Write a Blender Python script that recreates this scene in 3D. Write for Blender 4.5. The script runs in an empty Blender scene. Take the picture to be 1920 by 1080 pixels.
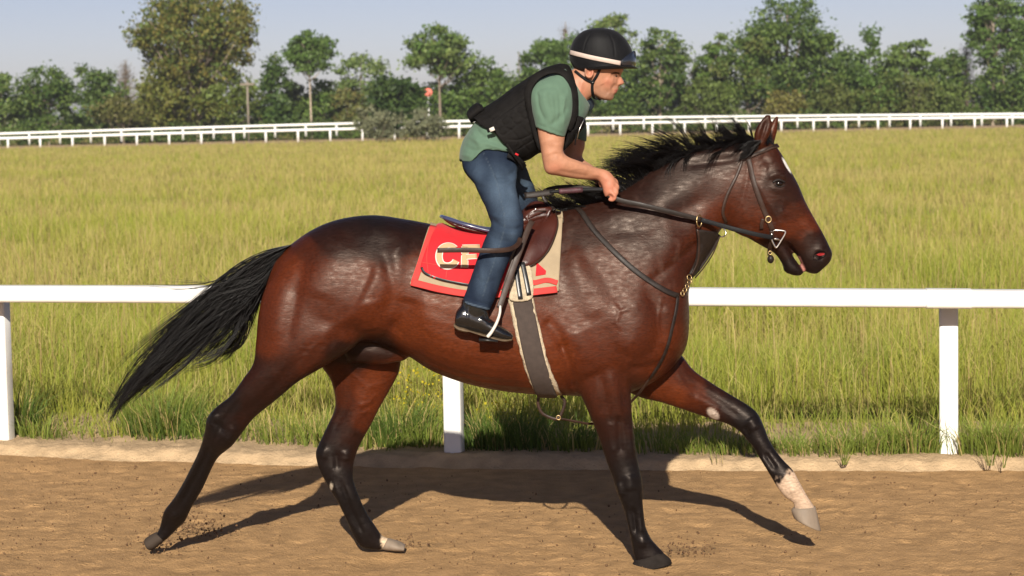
import bpy, bmesh, math, random
import numpy as np
from mathutils import Vector, Matrix
from mathutils.bvhtree import BVHTree

SC = bpy.context.scene
COL = SC.collection
random.seed(7)
RNG = np.random.default_rng(7)

# ---------------------------------------------------------------- camera
F_PX = 4000.0                       # focal length in pixels of the 1920 wide photograph
ROLL = math.radians(1.05)
TH = math.atan((540 - 207) / F_PX)  # pitch down
CY = -10.0
R_ = np.array([1.0, 0, 0]); FW = np.array([0, math.cos(TH), -math.sin(TH)]); U_ = np.array([0, math.sin(TH), math.cos(TH)])
CX_ = math.cos(ROLL) * R_ - math.sin(ROLL) * U_
CU_ = math.sin(ROLL) * R_ + math.cos(ROLL) * U_
def ray(u, v):
    return FW + (u - 960) / F_PX * CX_ + (540 - v) / F_PX * CU_
_d = ray(1222, 1056)
HC = -_d[2] * (-0.15 - CY) / _d[1]
EYE = np.array([0.0, CY, HC])
def at(u, v, Y):
    d = ray(u, v)
    return EYE + d * ((Y - CY) / d[1])
def on_z(u, v, z):
    d = ray(u, v)
    return EYE + d * ((z - HC) / d[2])
def to_px(P):
    q = np.asarray(P, float) - EYE
    w = q @ FW
    return np.stack([960 + F_PX * (q @ CX_) / w, 540 - F_PX * (q @ CU_) / w], -1)

cd = bpy.data.cameras.new('camera'); cam = bpy.data.objects.new('camera', cd); COL.objects.link(cam)
cd.sensor_width = 36.0; cd.lens = 36.0 * F_PX / 1920.0
cd.clip_start = 0.1; cd.clip_end = 9000
cd.dof.use_dof = True; cd.dof.focus_distance = 9.85; cd.dof.aperture_fstop = 5.6
m = Matrix.Identity(4)
for i in range(3):
    m[i][0] = CX_[i]; m[i][1] = CU_[i]; m[i][2] = -FW[i]; m[i][3] = EYE[i]
cam.matrix_world = m
SC.camera = cam

# ---------------------------------------------------------------- sky, sun, exposure
SUN_EL, SUN_AZ = math.radians(27.0), math.radians(1.5)     # sun low behind the camera
w = bpy.data.worlds.new('World'); SC.world = w; w.use_nodes = True
nt = w.node_tree; bg = nt.nodes['Background']
sky = nt.nodes.new('ShaderNodeTexSky'); sky.sky_type = 'NISHITA'; sky.sun_disc = False
sky.sun_elevation = SUN_EL; sky.sun_rotation = math.pi + SUN_AZ
sky.altitude = 0; sky.air_density = 0.55; sky.dust_density = 0.3; sky.ozone_density = 1.2
wb = nt.nodes.new('ShaderNodeVectorMath'); wb.operation = 'MULTIPLY'; wb.inputs[1].default_value = (1.28, 1.02, 1.0)   # white balance of the hazy sky
nt.links.new(sky.outputs[0], wb.inputs[0]); nt.links.new(wb.outputs[0], bg.inputs[0]); bg.inputs[1].default_value = 0.052
sd = bpy.data.lights.new('sun', 'SUN'); sd.energy = 5.0; sd.angle = math.radians(0.53); sd.color = (1.0, 0.93, 0.81)
sun = bpy.data.objects.new('sun', sd); COL.objects.link(sun)
to_sun = Vector((-math.sin(SUN_AZ) * math.cos(SUN_EL), -math.cos(SUN_AZ) * math.cos(SUN_EL), math.sin(SUN_EL)))
sun.rotation_euler = to_sun.to_track_quat('Z', 'Y').to_euler()
sun.location = (0, -20, 15)
vs = SC.view_settings
vs.view_transform = 'Standard'; vs.look = 'None'; vs.gamma = 1.0; vs.use_curve_mapping = False; vs.exposure = 0.58

# ---------------------------------------------------------------- helpers: objects
def tag(o, label=None, cat=None, group=None, kind=None):
    if label: o['label'] = label
    if cat: o['category'] = cat
    if group: o['group'] = group
    if kind: o['kind'] = kind
    return o
def empty(name, loc=(0, 0, 0), label=None, cat=None, group=None):
    o = bpy.data.objects.new(name, None); COL.objects.link(o); o.location = loc
    o.empty_display_size = 0.1
    return tag(o, label, cat, group)
def link(name, me, mat=None, parent=None):
    o = bpy.data.objects.new(name, me); COL.objects.link(o)
    if mat is not None and not me.materials: me.materials.append(mat)
    if parent is not None:
        o.parent = parent
        pl = parent.matrix_basis.translation if parent.parent is None else None
        t = Vector((0, 0, 0)); q = parent
        while q is not None:
            t += q.location; q = q.parent
        o.location = -t
    return o
def mesh(V, F, smooth=True, cols=None, colname='col'):
    """V (n,3) array; F list of faces or int array (m,3)/(m,4); cols per-vertex rgb"""
    me = bpy.data.meshes.new('m')
    V = np.asarray(V, dtype=np.float32)
    if isinstance(F, np.ndarray):
        k = F.shape[1]; nf = len(F)
        me.vertices.add(len(V)); me.vertices.foreach_set('co', V.ravel())
        me.loops.add(nf * k); me.loops.foreach_set('vertex_index', F.astype(np.int32).ravel())
        me.polygons.add(nf); me.polygons.foreach_set('loop_start', np.arange(0, nf * k, k, dtype=np.int32))
        try: me.polygons.foreach_set('loop_total', np.full(nf, k, dtype=np.int32))
        except Exception: pass
        me.update(calc_edges=True); me.validate()
    else:
        me.from_pydata(V.tolist(), [], [tuple(int(i) for i in f) for f in F]); me.update()
    if smooth:
        me.polygons.foreach_set('use_smooth', np.ones(len(me.polygons), dtype=bool))
    if cols is not None:
        a = me.attributes.new(colname, 'FLOAT_COLOR', 'POINT')
        c = np.ones((len(V), 4), dtype=np.float32); c[:, :3] = cols
        a.data.foreach_set('color', c.ravel())
    return me
class MB:
    """collects shapes into one mesh"""
    def __init__(s): s.v = []; s.f = []; s.n = 0
    def add(s, V, F):
        V = np.asarray(V, float)
        s.v.append(V); s.f += [tuple(int(i) + s.n for i in f) for f in F]; s.n += len(V); return s
    def build(s, name, mat, parent=None, smooth=True):
        return link(name, mesh(np.concatenate(s.v), s.f, smooth), mat, parent)
def box_vf(c, h, rot=None):
    s = np.array([[x, y, z] for x in (-1, 1) for y in (-1, 1) for z in (-1, 1)], float) * np.asarray(h, float)
    if rot is not None: s = s @ np.asarray(rot).T
    return s + np.asarray(c, float), [(0, 1, 3, 2), (4, 6, 7, 5), (0, 4, 5, 1), (2, 3, 7, 6), (0, 2, 6, 4), (1, 5, 7, 3)]
def spline(P, k=6):
    """Catmull-Rom through the rows of P, k samples a span"""
    P = np.asarray(P, float)
    if len(P) < 3: 
        t = np.linspace(0, 1, k * (len(P) - 1) + 1)[:, None]; return P[0] * (1 - t) + P[-1] * t
    Q = np.vstack([2 * P[0] - P[1], P, 2 * P[-1] - P[-2]])
    out = []
    for i in range(1, len(Q) - 2):
        for j in range(k):
            t = j / k
            a, b, c, d = Q[i - 1], Q[i], Q[i + 1], Q[i + 2]
            out.append(0.5 * (2 * b + (c - a) * t + (2 * a - 5 * b + 4 * c - d) * t * t + (3 * b - a - 3 * c + d) * t ** 3))
    out.append(P[-1]); return np.array(out)
def tube_vf(P, r, n=10, flat=1.0, up=(0, 1, 0)):
    """round tube along P, r scalar or per point"""
    P = np.asarray(P, float); m_ = len(P); r = np.broadcast_to(np.asarray(r, float), (m_,))
    T = np.gradient(P, axis=0); T /= np.linalg.norm(T, axis=1)[:, None] + 1e-9
    N = np.cross(T, np.asarray(up, float)); nn = np.linalg.norm(N, axis=1)
    for i in range(m_):
        if nn[i] < 1e-3: N[i] = np.cross(T[i], (1, 0.1, 0))
    N /= np.linalg.norm(N, axis=1)[:, None]; B = np.cross(T, N)
    a = np.linspace(0, 2 * math.pi, n, endpoint=False)
    V = (P[:, None] + r[:, None, None] * (np.cos(a)[None, :, None] * N[:, None] + flat * np.sin(a)[None, :, None] * B[:, None])).reshape(-1, 3)
    F = [(i * n + j, i * n + (j + 1) % n, (i + 1) * n + (j + 1) % n, (i + 1) * n + j) for i in range(m_ - 1) for j in range(n)]
    V = np.vstack([V, P[0], P[-1]]); a0 = m_ * n
    F += [(a0, (j + 1) % n, j) for j in range(n)] + [(a0 + 1, (m_ - 1) * n + j, (m_ - 1) * n + (j + 1) % n) for j in range(n)]
    return V, F
def strap_vf(P, N, width, th):
    """flat strap along P lying with normals N (rounded edges)"""
    P = np.asarray(P, float); N = np.asarray(N, float); m_ = len(P)
    width = np.broadcast_to(np.asarray(width, float), (m_,))
    T = np.gradient(P, axis=0); T /= np.linalg.norm(T, axis=1)[:, None] + 1e-9
    N = N - (N * T).sum(1)[:, None] * T; N /= np.linalg.norm(N, axis=1)[:, None] + 1e-9
    S = np.cross(T, N)
    prof = [(-.5, 0), (-.5, .6), (-.4, 1), (.4, 1), (.5, .6), (.5, 0)]
    n = len(prof)
    V = np.concatenate([(P + S * (width * a)[:, None] + N * (th * b))[:, None] for a, b in prof], 1).reshape(-1, 3)
    F = [(i * n + j, i * n + (j + 1) % n, (i + 1) * n + (j + 1) % n, (i + 1) * n + j) for i in range(m_ - 1) for j in range(n)]
    F += [tuple(range(n))[::-1], tuple((m_ - 1) * n + j for j in range(n))]
    return V, F
def loft_vf(S, N=28, sub=5, ends=True):
    """S rows: (Au,Av, Bu,Bv, Y, halfwidth [,egg, exponent]) - A and B the two outline points of a cross section"""
    rows = []
    for s in S:
        s = tuple(s) + (0.0, 2.0)[len(s) - 6:] if len(s) < 8 else tuple(s)
        Ya = s[4]
        a = at(s[0], s[1], Ya); b = at(s[2], s[3], Ya)
        rows.append([a[0], a[2], b[0], b[2], Ya, s[5], s[6], s[7]])
    R = spline(rows, sub)
    R[:, 5] = np.maximum(R[:, 5], 0.003)
    t = np.linspace(0, 2 * math.pi, N, endpoint=False)
    V = []
    for r in R:
        A = np.array([r[0], r[1]]); B = np.array([r[2], r[3]]); C = (A + B) / 2; H = (A - B) / 2; n = r[7]
        c = np.sign(np.cos(t)) * np.abs(np.cos(t)) ** (2 / n); s_ = np.sign(np.sin(t)) * np.abs(np.sin(t)) ** (2 / n)
        xz = C + c[:, None] * H
        y = r[4] + r[5] * s_ * (1 - r[6] * c)
        V.append(np.stack([xz[:, 0], y, xz[:, 1]], 1))
    m_ = len(V)
    c0 = V[0].mean(0); c1 = V[-1].mean(0)
    V = np.vstack(V + [c0[None], c1[None]])
    F = [(i * N + j, i * N + (j + 1) % N, (i + 1) * N + (j + 1) % N, (i + 1) * N + j) for i in range(m_ - 1) for j in range(N)]
    a0 = m_ * N
    F += [(a0, (j + 1) % N, j) for j in range(N)] + [(a0 + 1, (m_ - 1) * N + j, (m_ - 1) * N + (j + 1) % N) for j in range(N)]
    return V, F
def ball_vf(c, r, rot=None, nu=16, nv=10):
    r = np.broadcast_to(np.asarray(r, float), (3,)); V = []; F = []
    for i in range(nv + 1):
        p = math.pi * i / nv
        for j in range(nu):
            a = 2 * math.pi * j / nu
            V.append((math.sin(p) * math.cos(a), math.sin(p) * math.sin(a), math.cos(p)))
    V = np.array(V) * r
    if rot is not None: V = V @ np.asarray(rot).T
    for i in range(nv):
        for j in range(nu):
            F.append((i * nu + j, (i + 1) * nu + j, (i + 1) * nu + (j + 1) % nu, i * nu + (j + 1) % nu))
    return V + np.asarray(c, float), F

# ---------------------------------------------------------------- helpers: surfaces as arrays
def remesh(parts, voxel):
    mb = MB()
    for V, F in parts: mb.add(V, F)
    me = mesh(np.concatenate(mb.v), mb.f)
    bm = bmesh.new(); bm.from_mesh(me)
    bmesh.ops.remove_doubles(bm, verts=bm.verts, dist=1e-6)
    bmesh.ops.recalc_face_normals(bm, faces=bm.faces)
    bm.to_mesh(me); bm.free()
    ob = bpy.data.objects.new('tmp', me); COL.objects.link(ob)
    md = ob.modifiers.new('r', 'REMESH'); md.mode = 'VOXEL'; md.voxel_size = voxel; md.adaptivity = 0
    dg = bpy.context.evaluated_depsgraph_get(); dg.update()
    ev = ob.evaluated_get(dg); em = ev.to_mesh()
    V = np.empty(len(em.vertices) * 3); em.vertices.foreach_get('co', V); V = V.reshape(-1, 3)
    tot = np.empty(len(em.polygons), dtype=np.int32); em.polygons.foreach_get('loop_total', tot)
    L = np.empty(len(em.loops), dtype=np.int32); em.loops.foreach_get('vertex_index', L)
    assert (tot == 4).all()
    F = L.reshape(-1, 4).copy()
    ev.to_mesh_clear(); bpy.data.objects.remove(ob); bpy.data.meshes.remove(me)
    return V, F
def edges_of(F):
    k = F.shape[1]
    E = np.concatenate([F[:, [i, (i + 1) % k]] for i in range(k)]); E.sort(1)
    return np.unique(E, axis=0)
def lap(V, E, deg):
    S = np.empty_like(V)
    for c in range(V.shape[1]):
        S[:, c] = np.bincount(E[:, 0], V[E[:, 1], c], len(V)) + np.bincount(E[:, 1], V[E[:, 0], c], len(V))
    return S / deg[:, None] - V
def smooth_vf(V, F, it=6, w=None, taubin=True):
    E = edges_of(F); deg = np.maximum(np.bincount(E.ravel(), minlength=len(V)), 1).astype(float)
    for i in range(it):
        d = lap(V, E, deg)
        V = V + (0.55 * d if w is None else 0.55 * d * w[:, None])
        if taubin:
            d = lap(V, E, deg); V = V - (0.57 * d if w is None else 0.57 * d * w[:, None])
    return V
def normals_of(V, F):
    a = V[F[:, 2]] - V[F[:, 0]]; b = V[F[:, -1]] - V[F[:, 1]] if F.shape[1] == 4 else V[F[:, 2]] - V[F[:, 1]]
    fn = np.cross(a, b); N = np.zeros_like(V)
    for c in range(3):
        for k in range(F.shape[1]): N[:, c] += np.bincount(F[:, k], fn[:, c], len(V))
    return N / (np.linalg.norm(N, axis=1)[:, None] + 1e-12)
def seg_dist(P, L):
    """distance of 2-D points to polyline L, and the parameter 0..1 along it"""
    P = np.asarray(P, float); L = np.asarray(L, float); best = np.full(len(P), 1e9); tt = np.zeros(len(P)); n = len(L) - 1
    for i in range(n):
        a, b = L[i], L[i + 1]; d = b - a
        t = np.clip(((P - a) @ d) / (d @ d + 1e-12), 0, 1)
        q = np.linalg.norm(P - a - t[:, None] * d, axis=1); k = q < best
        best[k] = q[k]; tt[k] = (i + t[k]) / n
    return best, tt
def bumps(V, F, L, face=True):
    """L: list of (pixel polyline, radius px, amplitude m[, Ymin, Ymax]) pushed along the normals of faces turned to the camera side"""
    N = normals_of(V, F); uv = to_px(V); D = np.zeros(len(V))
    fw = np.clip(-N[:, 1] * 1.6, 0, 1) if face else np.ones(len(V))
    for b in L:
        pl = spline(b[0], 4) if len(b[0]) > 2 else np.array(b[0], float)
        r = b[1]
        lo = pl.min(0) - 3 * r; hi = pl.max(0) + 3 * r
        k = np.where((uv > lo).all(1) & (uv < hi).all(1) & (fw > 0))[0]
        if len(b) > 3: k = k[(V[k, 1] > b[3]) & (V[k, 1] < b[4])]
        if not len(k): continue
        d, t = (seg_dist(uv[k], pl) if len(pl) > 1 else (np.linalg.norm(uv[k] - pl[0], axis=1), None))
        f = np.exp(-(d / r) ** 2)
        if t is not None: f *= np.clip(np.minimum(t, 1 - t) * 6 + .25, 0, 1)
        D[k] += b[2] * f * fw[k]
    return V + N * D[:, None]
def hash01(i, s=0):
    x = np.sin(i[..., 0] * 127.1 + i[..., 1] * 311.7 + i[..., 2] * 74.7 + s * 19.19) * 43758.5453
    return x - np.floor(x)
def vnoise(P, s=0):
    P = np.asarray(P, float)
    if P.shape[1] == 2: P = np.hstack([P, np.zeros((len(P), 1))])
    i = np.floor(P); f = P - i; f = f * f * (3 - 2 * f); r = np.zeros(len(P))
    for a in (0, 1):
        for b in (0, 1):
            for c in (0, 1):
                wgt = (f[:, 0] if a else 1 - f[:, 0]) * (f[:, 1] if b else 1 - f[:, 1]) * (f[:, 2] if c else 1 - f[:, 2])
                r += wgt * hash01(i + np.array([a, b, c]), s)
    return r
def fbm(P, s=0, o=4):
    P = np.asarray(P, float); r = 0; a = .5
    for k in range(o):
        r = r + a * (vnoise(P * 2 ** k + 17.3 * k, s + k) * 2 - 1); a *= .5
    return r
def inside(P, poly):
    P = np.asarray(P); poly = np.asarray(poly, float); r = np.zeros(len(P), bool); j = len(poly) - 1
    for i in range(len(poly)):
        a, b = poly[i], poly[j]
        c = ((a[1] > P[:, 1]) != (b[1] > P[:, 1])) & (P[:, 0] < (b[0] - a[0]) * (P[:, 1] - a[1]) / (b[1] - a[1] + 1e-12) + a[0])
        r ^= c; j = i
    return r
def keep_faces(V, F, kf):
    F = F[kf]; u, inv = np.unique(F, return_inverse=True)
    return V[u], inv.reshape(F.shape), u
def smooth_rim(V, F, it=8):
    """relax the open border of a cut sheet along itself"""
    k = F.shape[1]
    E = np.concatenate([F[:, [i, (i + 1) % k]] for i in range(k)]); E.sort(1)
    u, c = np.unique(E, axis=0, return_counts=True); B = u[c == 1]
    if not len(B): return V
    V = V.copy(); deg = np.bincount(B.ravel(), minlength=len(V)).astype(float); mk = deg > 0
    for _ in range(it):
        S = np.zeros_like(V)
        for q in range(3): S[:, q] = np.bincount(B[:, 0], V[B[:, 1], q], len(V)) + np.bincount(B[:, 1], V[B[:, 0], q], len(V))
        V[mk] = .5 * V[mk] + .5 * S[mk] / deg[mk][:, None]
    return V
def thicken(V, F, th):
    """closed sheet with thickness th towards the inside"""
    N = normals_of(V, F); k = F.shape[1]; n = len(V)
    E = np.concatenate([F[:, [i, (i + 1) % k]] for i in range(k)]); S = np.sort(E, 1)
    u, idx, c = np.unique(S, axis=0, return_index=True, return_counts=True); B = E[idx[c == 1]]
    F2 = F[:, ::-1] + n
    R = np.stack([B[:, 1], B[:, 0], B[:, 0] + n, B[:, 1] + n], 1)
    return np.vstack([V, V - N * th]), np.vstack([F, F2, R])
def bvh_of(V, F): return BVHTree.FromPolygons(V.tolist(), F.tolist())
def hit(bvh, u, v, off=0.0, both=False):
    d = Vector(ray(u, v)).normalized()
    p, n, i, dist = bvh.ray_cast(Vector(EYE), d)
    if p is None: return None
    if n.dot(d) > 0: n = -n
    q = np.array(p + n * off)
    return (q, np.array(n)) if both else q
def lay(bvh, pts, off=0.002, k=5, fallback=0.0):
    """a pixel polyline laid on a surface: points and smoothed normals"""
    Q = spline(pts, k); P = []; N = []; last = None
    for u, v in Q:
        h = hit(bvh, u, v, 0, True)
        if h is None:
            y = last[0][1] if last is not None else fallback
            h = (at(u, v, y), last[1] if last is not None else np.array([0, -1.0, 0]))
        P.append(h[0]); N.append(h[1]); last = h
    P = np.array(P); N = np.array(N)
    for _ in range(2):
        N[1:-1] = (N[:-2] + N[1:-1] * 2 + N[2:]) / 4
        P[1:-1] = (P[:-2] + P[1:-1] * 2 + P[2:]) / 4
    N /= np.linalg.norm(N, axis=1)[:, None]
    return P + N * off, N

# ---------------------------------------------------------------- helpers: materials
def mat(name, col=(.5, .5, .5), rough=.6, attr=None, var=None, bump=None, metal=0.0, spec=.5, coat=0.0, trans=0.0, sheen=0.0,
        rvar=None, bump2=None, col2=None, stretch=(1, 1, 1), stint=None):
    """procedural principled material: var=(scale, amount[, detail]) colour mottling; bump=(scale, metres)"""
    M = bpy.data.materials.new(name); M.use_nodes = True; n = M.node_tree.nodes; l = M.node_tree.links
    b = n['Principled BSDF']; b.inputs['Roughness'].default_value = rough; b.inputs['Metallic'].default_value = metal
    b.inputs['Specular IOR Level'].default_value = spec; b.inputs['Coat Weight'].default_value = coat; b.inputs['Coat Roughness'].default_value = .15
    if stint: b.inputs['Specular Tint'].default_value = (*stint, 1)
    if sheen: b.inputs['Sheen Weight'].default_value = sheen
    tc = n.new('ShaderNodeTexCoord'); mp = n.new('ShaderNodeMapping'); l.new(tc.outputs['Object'], mp.inputs[0]); mp.inputs['Scale'].default_value = stretch
    def noise(sc, det=5):
        t = n.new('ShaderNodeTexNoise'); t.inputs['Scale'].default_value = sc; t.inputs['Detail'].default_value = det
        l.new(mp.outputs[0], t.inputs['Vector']); return t
    if attr:
        a = n.new('ShaderNodeAttribute'); a.attribute_name = attr; c = a.outputs['Color']
    else:
        r = n.new('ShaderNodeRGB'); r.outputs[0].default_value = (*col, 1); c = r.outputs[0]
    if var:
        t = noise(var[0], var[2] if len(var) > 2 else 5)
        if col2 is not None:
            x = n.new('ShaderNodeMix'); x.data_type = 'RGBA'; x.inputs[7].default_value = (*col2, 1); l.new(c, x.inputs[6])
            rp = n.new('ShaderNodeMapRange'); rp.inputs[1].default_value = .5 - var[1]; rp.inputs[2].default_value = .5 + var[1]
            l.new(t.outputs[0], rp.inputs[0]); l.new(rp.outputs[0], x.inputs[0]); c = x.outputs[2]
        else:
            rp = n.new('ShaderNodeMapRange'); rp.inputs[1].default_value = .25; rp.inputs[2].default_value = .75
            rp.inputs[3].default_value = 1 - var[1]; rp.inputs[4].default_value = 1 + var[1]; l.new(t.outputs[0], rp.inputs[0])
            x = n.new('ShaderNodeVectorMath'); x.operation = 'SCALE'; l.new(c, x.inputs[0]); l.new(rp.outputs[0], x.inputs['Scale']); c = x.outputs[0]
    l.new(c, b.inputs['Base Color'])
    if rvar:
        t = noise(rvar[0], 4); rp = n.new('ShaderNodeMapRange'); rp.inputs[1].default_value = .3; rp.inputs[2].default_value = .7
        rp.inputs[3].default_value = rough - rvar[1]; rp.inputs[4].default_value = rough + rvar[1]
        l.new(t.outputs[0], rp.inputs[0]); l.new(rp.outputs[0], b.inputs['Roughness'])
    last = None
    for bb in (bump, bump2):
        if bb:
            t = noise(bb[0], bb[2] if len(bb) > 2 else 4); q = n.new('ShaderNodeBump'); q.inputs['Distance'].default_value = bb[1]; q.inputs['Strength'].default_value = 1.0
            l.new(t.outputs[0], q.inputs['Height'])
            if last is not None: l.new(last, q.inputs['Normal'])
            last = q.outputs[0]
    if last is not None: l.new(last, b.inputs['Normal'])
    if trans:
        tr = n.new('ShaderNodeBsdfTranslucent'); l.new(c, tr.inputs[0]); mx = n.new('ShaderNodeMixShader'); mx.inputs[0].default_value = trans
        l.new(b.outputs[0], mx.inputs[1]); l.new(tr.outputs[0], mx.inputs[2]); l.new(mx.outputs[0], n['Material Output'].inputs[0])
    return M

# ================================================================ THE SETTING
ZB = 0.055                                       # height of the sandy lip the rail stands on
posts_px = [(8, 823), (852, 846), (1779, 848)]
PB = [on_z(u, v, ZB) for u, v in posts_px]
RD = PB[2] - PB[0]; RD /= np.linalg.norm(RD)    # along the rail
RN = np.array([RD[1], -RD[0], 0.0])             # towards the camera
QC = np.polyfit([p[0] for p in PB], [p[1] for p in PB], 2)
def yr(x):                                      # the gently curving line of posts
    xc = np.clip(x, -4.2, 4.2); return np.polyval(QC, xc) + np.polyval(np.polyder(QC), xc) * (x - xc)
def rail_c(x, y): return yr(x) - y              # distance to the post line, positive towards the camera
_e = [on_z(u, v, 0) for u, v in ((0, 853), (420, 858), (750, 867), (1300, 885), (1900, 889))]
CB = float(np.mean([rail_c(p[0], p[1]) for p in _e]))   # where the track meets the lip
def pos(x, c): return np.stack([x, yr(x) - c], -1)
zL, zR = at(15, 279, 190), at(1880, 240, 190)
def zfar(x): return zL[2] + (zR[2] - zL[2]) * np.clip((x - zL[0]) / (zR[0] - zL[0]), -1, 2)
def zfield(x, y):
    t = np.clip((y - 4) / 186, 0, 1)
    return (ZB - .015) * (1 - t) + zfar(x) * t

M_field = mat('field_thatch', (.26, .22, .07), .95, var=(.6, .3), bump=(3, .03), spec=.05)
M_track = mat('track_dirt', (.418, .250, .114), .95, var=(8, .24, 10), bump=(80, .012, 9), bump2=(260, .004, 4), spec=.12)
M_lip = mat('dry_sand', (.43, .305, .18), .95, var=(9, .24, 8), bump=(60, .010, 8), bump2=(220, .003), spec=.1)
M_white = mat('white_rail_paint', (.74, .72, .68), .45, var=(6, .10, 8), bump=(40, .0008), spec=.3)
M_whitefar = mat('white_fence_paint', (.80, .80, .78), .5)
M_ftrack = mat('far_track_dirt', (.36, .24, .14), .95, var=(.3, .15))

def sheet(name, xs, ys, zf, M):
    X, Y = np.meshgrid(xs, ys); V = np.stack([X.ravel(), Y.ravel(), zf(X.ravel(), Y.ravel())], 1)
    nx, ny = len(xs), len(ys); i = np.arange(nx * ny).reshape(ny, nx)
    F = np.stack([i[:-1, :-1].ravel(), i[:-1, 1:].ravel(), i[1:, 1:].ravel(), i[1:, :-1].ravel()], 1)
    return tag(link(name, mesh(V, F), M), kind='structure')
# ground to the horizon (lies under everything)
sheet('ground', np.array([-6000, -600, -120, 0, 120, 600, 6000.]), np.array([-60, -12, 190, 215, 600, 6000.]),
      lambda x, y: np.where(y < 100, -.12, zfar(x) - .12), M_field)
# outer dirt of the track, low resolution
M_ = 200.0
cs = np.array([14.0, CB + .02]); ts = np.linspace(-M_, M_, 40)
V = np.array([(*pos(np.float64(t), c), -.03) for c in cs for t in ts]); n = len(ts)
tag(link('track_apron', mesh(V, np.array([(i, i + 1, n + i + 1, n + i) for i in range(n - 1)])), M_track), kind='structure')
# the dirt the horse runs on: a fine relief of raked, trodden clods
gx = np.arange(-3.9, 3.9, .0178); gc = np.arange(CB - .05, CB + 4.2, .0178)
T_, C_ = np.meshgrid(gx, gc); PX = T_; PY = yr(T_) - C_
p2 = np.stack([PX.ravel(), PY.ravel()], 1)
def track_h(p):
    h = .008 * fbm(p * np.array([1.1, 1.9]), 1, 3) + .0042 * fbm(p * np.array([9, 13]), 5, 3) + .006 * fbm(p * 31, 9, 2)
    cl = np.maximum(vnoise(p * 19, 31) - .70, 0); h += cl * .028 * (vnoise(p * 2.2, 41) > .42)
    cl = np.maximum(vnoise(p * 9, 33) - .74, 0); h += cl * .03
    pit = np.maximum(vnoise(p * 3.1, 51) - .66, 0); h -= pit * .05; pit = np.maximum(vnoise(p * np.array([6.3, 8]), 53) - .72, 0); h -= pit * .04
    return h
H_ = track_h(p2)
edge = np.clip((rail_c(p2[:, 0], p2[:, 1]) - CB) / .5, 0, 1); H_ = H_ * (.35 + .65 * edge) - .004
V = np.stack([p2[:, 0], p2[:, 1], H_], 1); i = np.arange(len(V)).reshape(T_.shape)
F = np.stack([i[:-1, :-1].ravel(), i[1:, :-1].ravel(), i[1:, 1:].ravel(), i[:-1, 1:].ravel()], 1)
tag(link('dirt_track', mesh(V, F), M_track), kind='structure')
# sandy lip between track and grass
lt = np.arange(-6, 6.4, .02); prof = [(CB + .06, -.03), (CB + .03, -.012), (CB, .004), (CB - .025, .022), (CB - .05, .040), (CB - .08, .051), (CB - .12, .056), (CB - .2, ZB + .002), (CB - .3, ZB),
        (CB - .5, ZB), (CB - .8, ZB - .003), (CB - 1.6, ZB - .012)]
PC = spline(np.array(prof), 4)
V = []
for c, z in PC:
    q = pos(lt, c)
    wv = .03 * fbm(np.stack([lt * 1.5, np.full_like(lt, 3.)], 1), 3, 3) + .022 * fbm(np.stack([lt * 8, np.full_like(lt, 7. + c * 3)], 1), 4, 3)
    q[:, 1] -= wv
    zz = z + .012 * fbm(q * 6, 12, 3) + .014 * fbm(q * 19, 13, 3)
    V.append(np.column_stack([q, zz]))
V = np.vstack(V); nx = len(lt); i = np.arange(len(V)).reshape(-1, nx)
F = np.stack([i[:-1, :-1].ravel(), i[:-1, 1:].ravel(), i[1:, 1:].ravel(), i[1:, :-1].ravel()], 1)
tag(link('sand_verge', mesh(V, F), M_lip), kind='structure')
# field soil behind the rail
fc = np.array([CB - .95, CB - 2, CB - 5, CB - 12, CB - 30, CB - 70, CB - 120, CB - 178]); ft = np.linspace(-140, 140, 57)
V = []
for c in fc:
    for t in ft:
        q = pos(np.float64(t), c); V.append((q[0], q[1], zfield(q[0], max(q[1], 4)) - .004))
n = len(ft); F = np.array([(r * n + i, r * n + i + 1, (r + 1) * n + i + 1, (r + 1) * n + i) for r in range(len(fc) - 1) for i in range(n - 1)])
tag(link('field', mesh(np.array(V), F), M_field), kind='structure')
sheet('far_track', np.linspace(-120, 120, 13), np.array([183.0, 205.0]), lambda x, y: zfar(x) + .07, M_ftrack)

# ---------------------------------------------------------------- meadow grass (uncountable: one object)
def blades(x, y, z, h, w, lean, la, col, tipc, midf=.55, midw=.8, face=None):
    n = len(x); a = RNG.uniform(0, 2 * np.pi, n) if face is None else face
    sx, sy = np.cos(a) * w / 2, np.sin(a) * w / 2 * .6
    lx, ly = np.cos(la) * lean * h, np.sin(la) * lean * h
    V = np.empty((n, 5, 3), np.float32)
    V[:, 0] = np.stack([x - sx, y - sy, z], 1); V[:, 1] = np.stack([x + sx, y + sy, z], 1)
    mx, my, mz = x + lx * .3, y + ly * .3, z + h * midf
    V[:, 2] = np.stack([mx - sx * midw, my - sy * midw, mz], 1); V[:, 3] = np.stack([mx + sx * midw, my + sy * midw, mz], 1)
    V[:, 4] = np.stack([x + lx, y + ly, z + h * np.sqrt(np.clip(1 - lean ** 2 * .5, .2, 1))], 1)
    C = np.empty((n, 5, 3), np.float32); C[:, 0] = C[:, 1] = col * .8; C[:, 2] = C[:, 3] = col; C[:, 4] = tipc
    b = np.arange(n)[:, None] * 5
    F = np.concatenate([b + np.array([[0, 1, 3]]), b + np.array([[0, 3, 2]]), b + np.array([[2, 3, 4]])])
    return V.reshape(-1, 3), F, C.reshape(-1, 3)
def fast_tris(name, parts, M, label, cat):
    V, F, C, o = [], [], [], 0
    for v, f, c in parts: V.append(v); F.append(f + o); C.append(c); o += len(v)
    me = mesh(np.concatenate(V), np.concatenate(F), False, np.concatenate(C))
    return tag(link(name, me, M), label, cat, kind='stuff')
M_grass = mat('grass_blades', rough=.6, attr='col', trans=.42, spec=.2)
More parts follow.
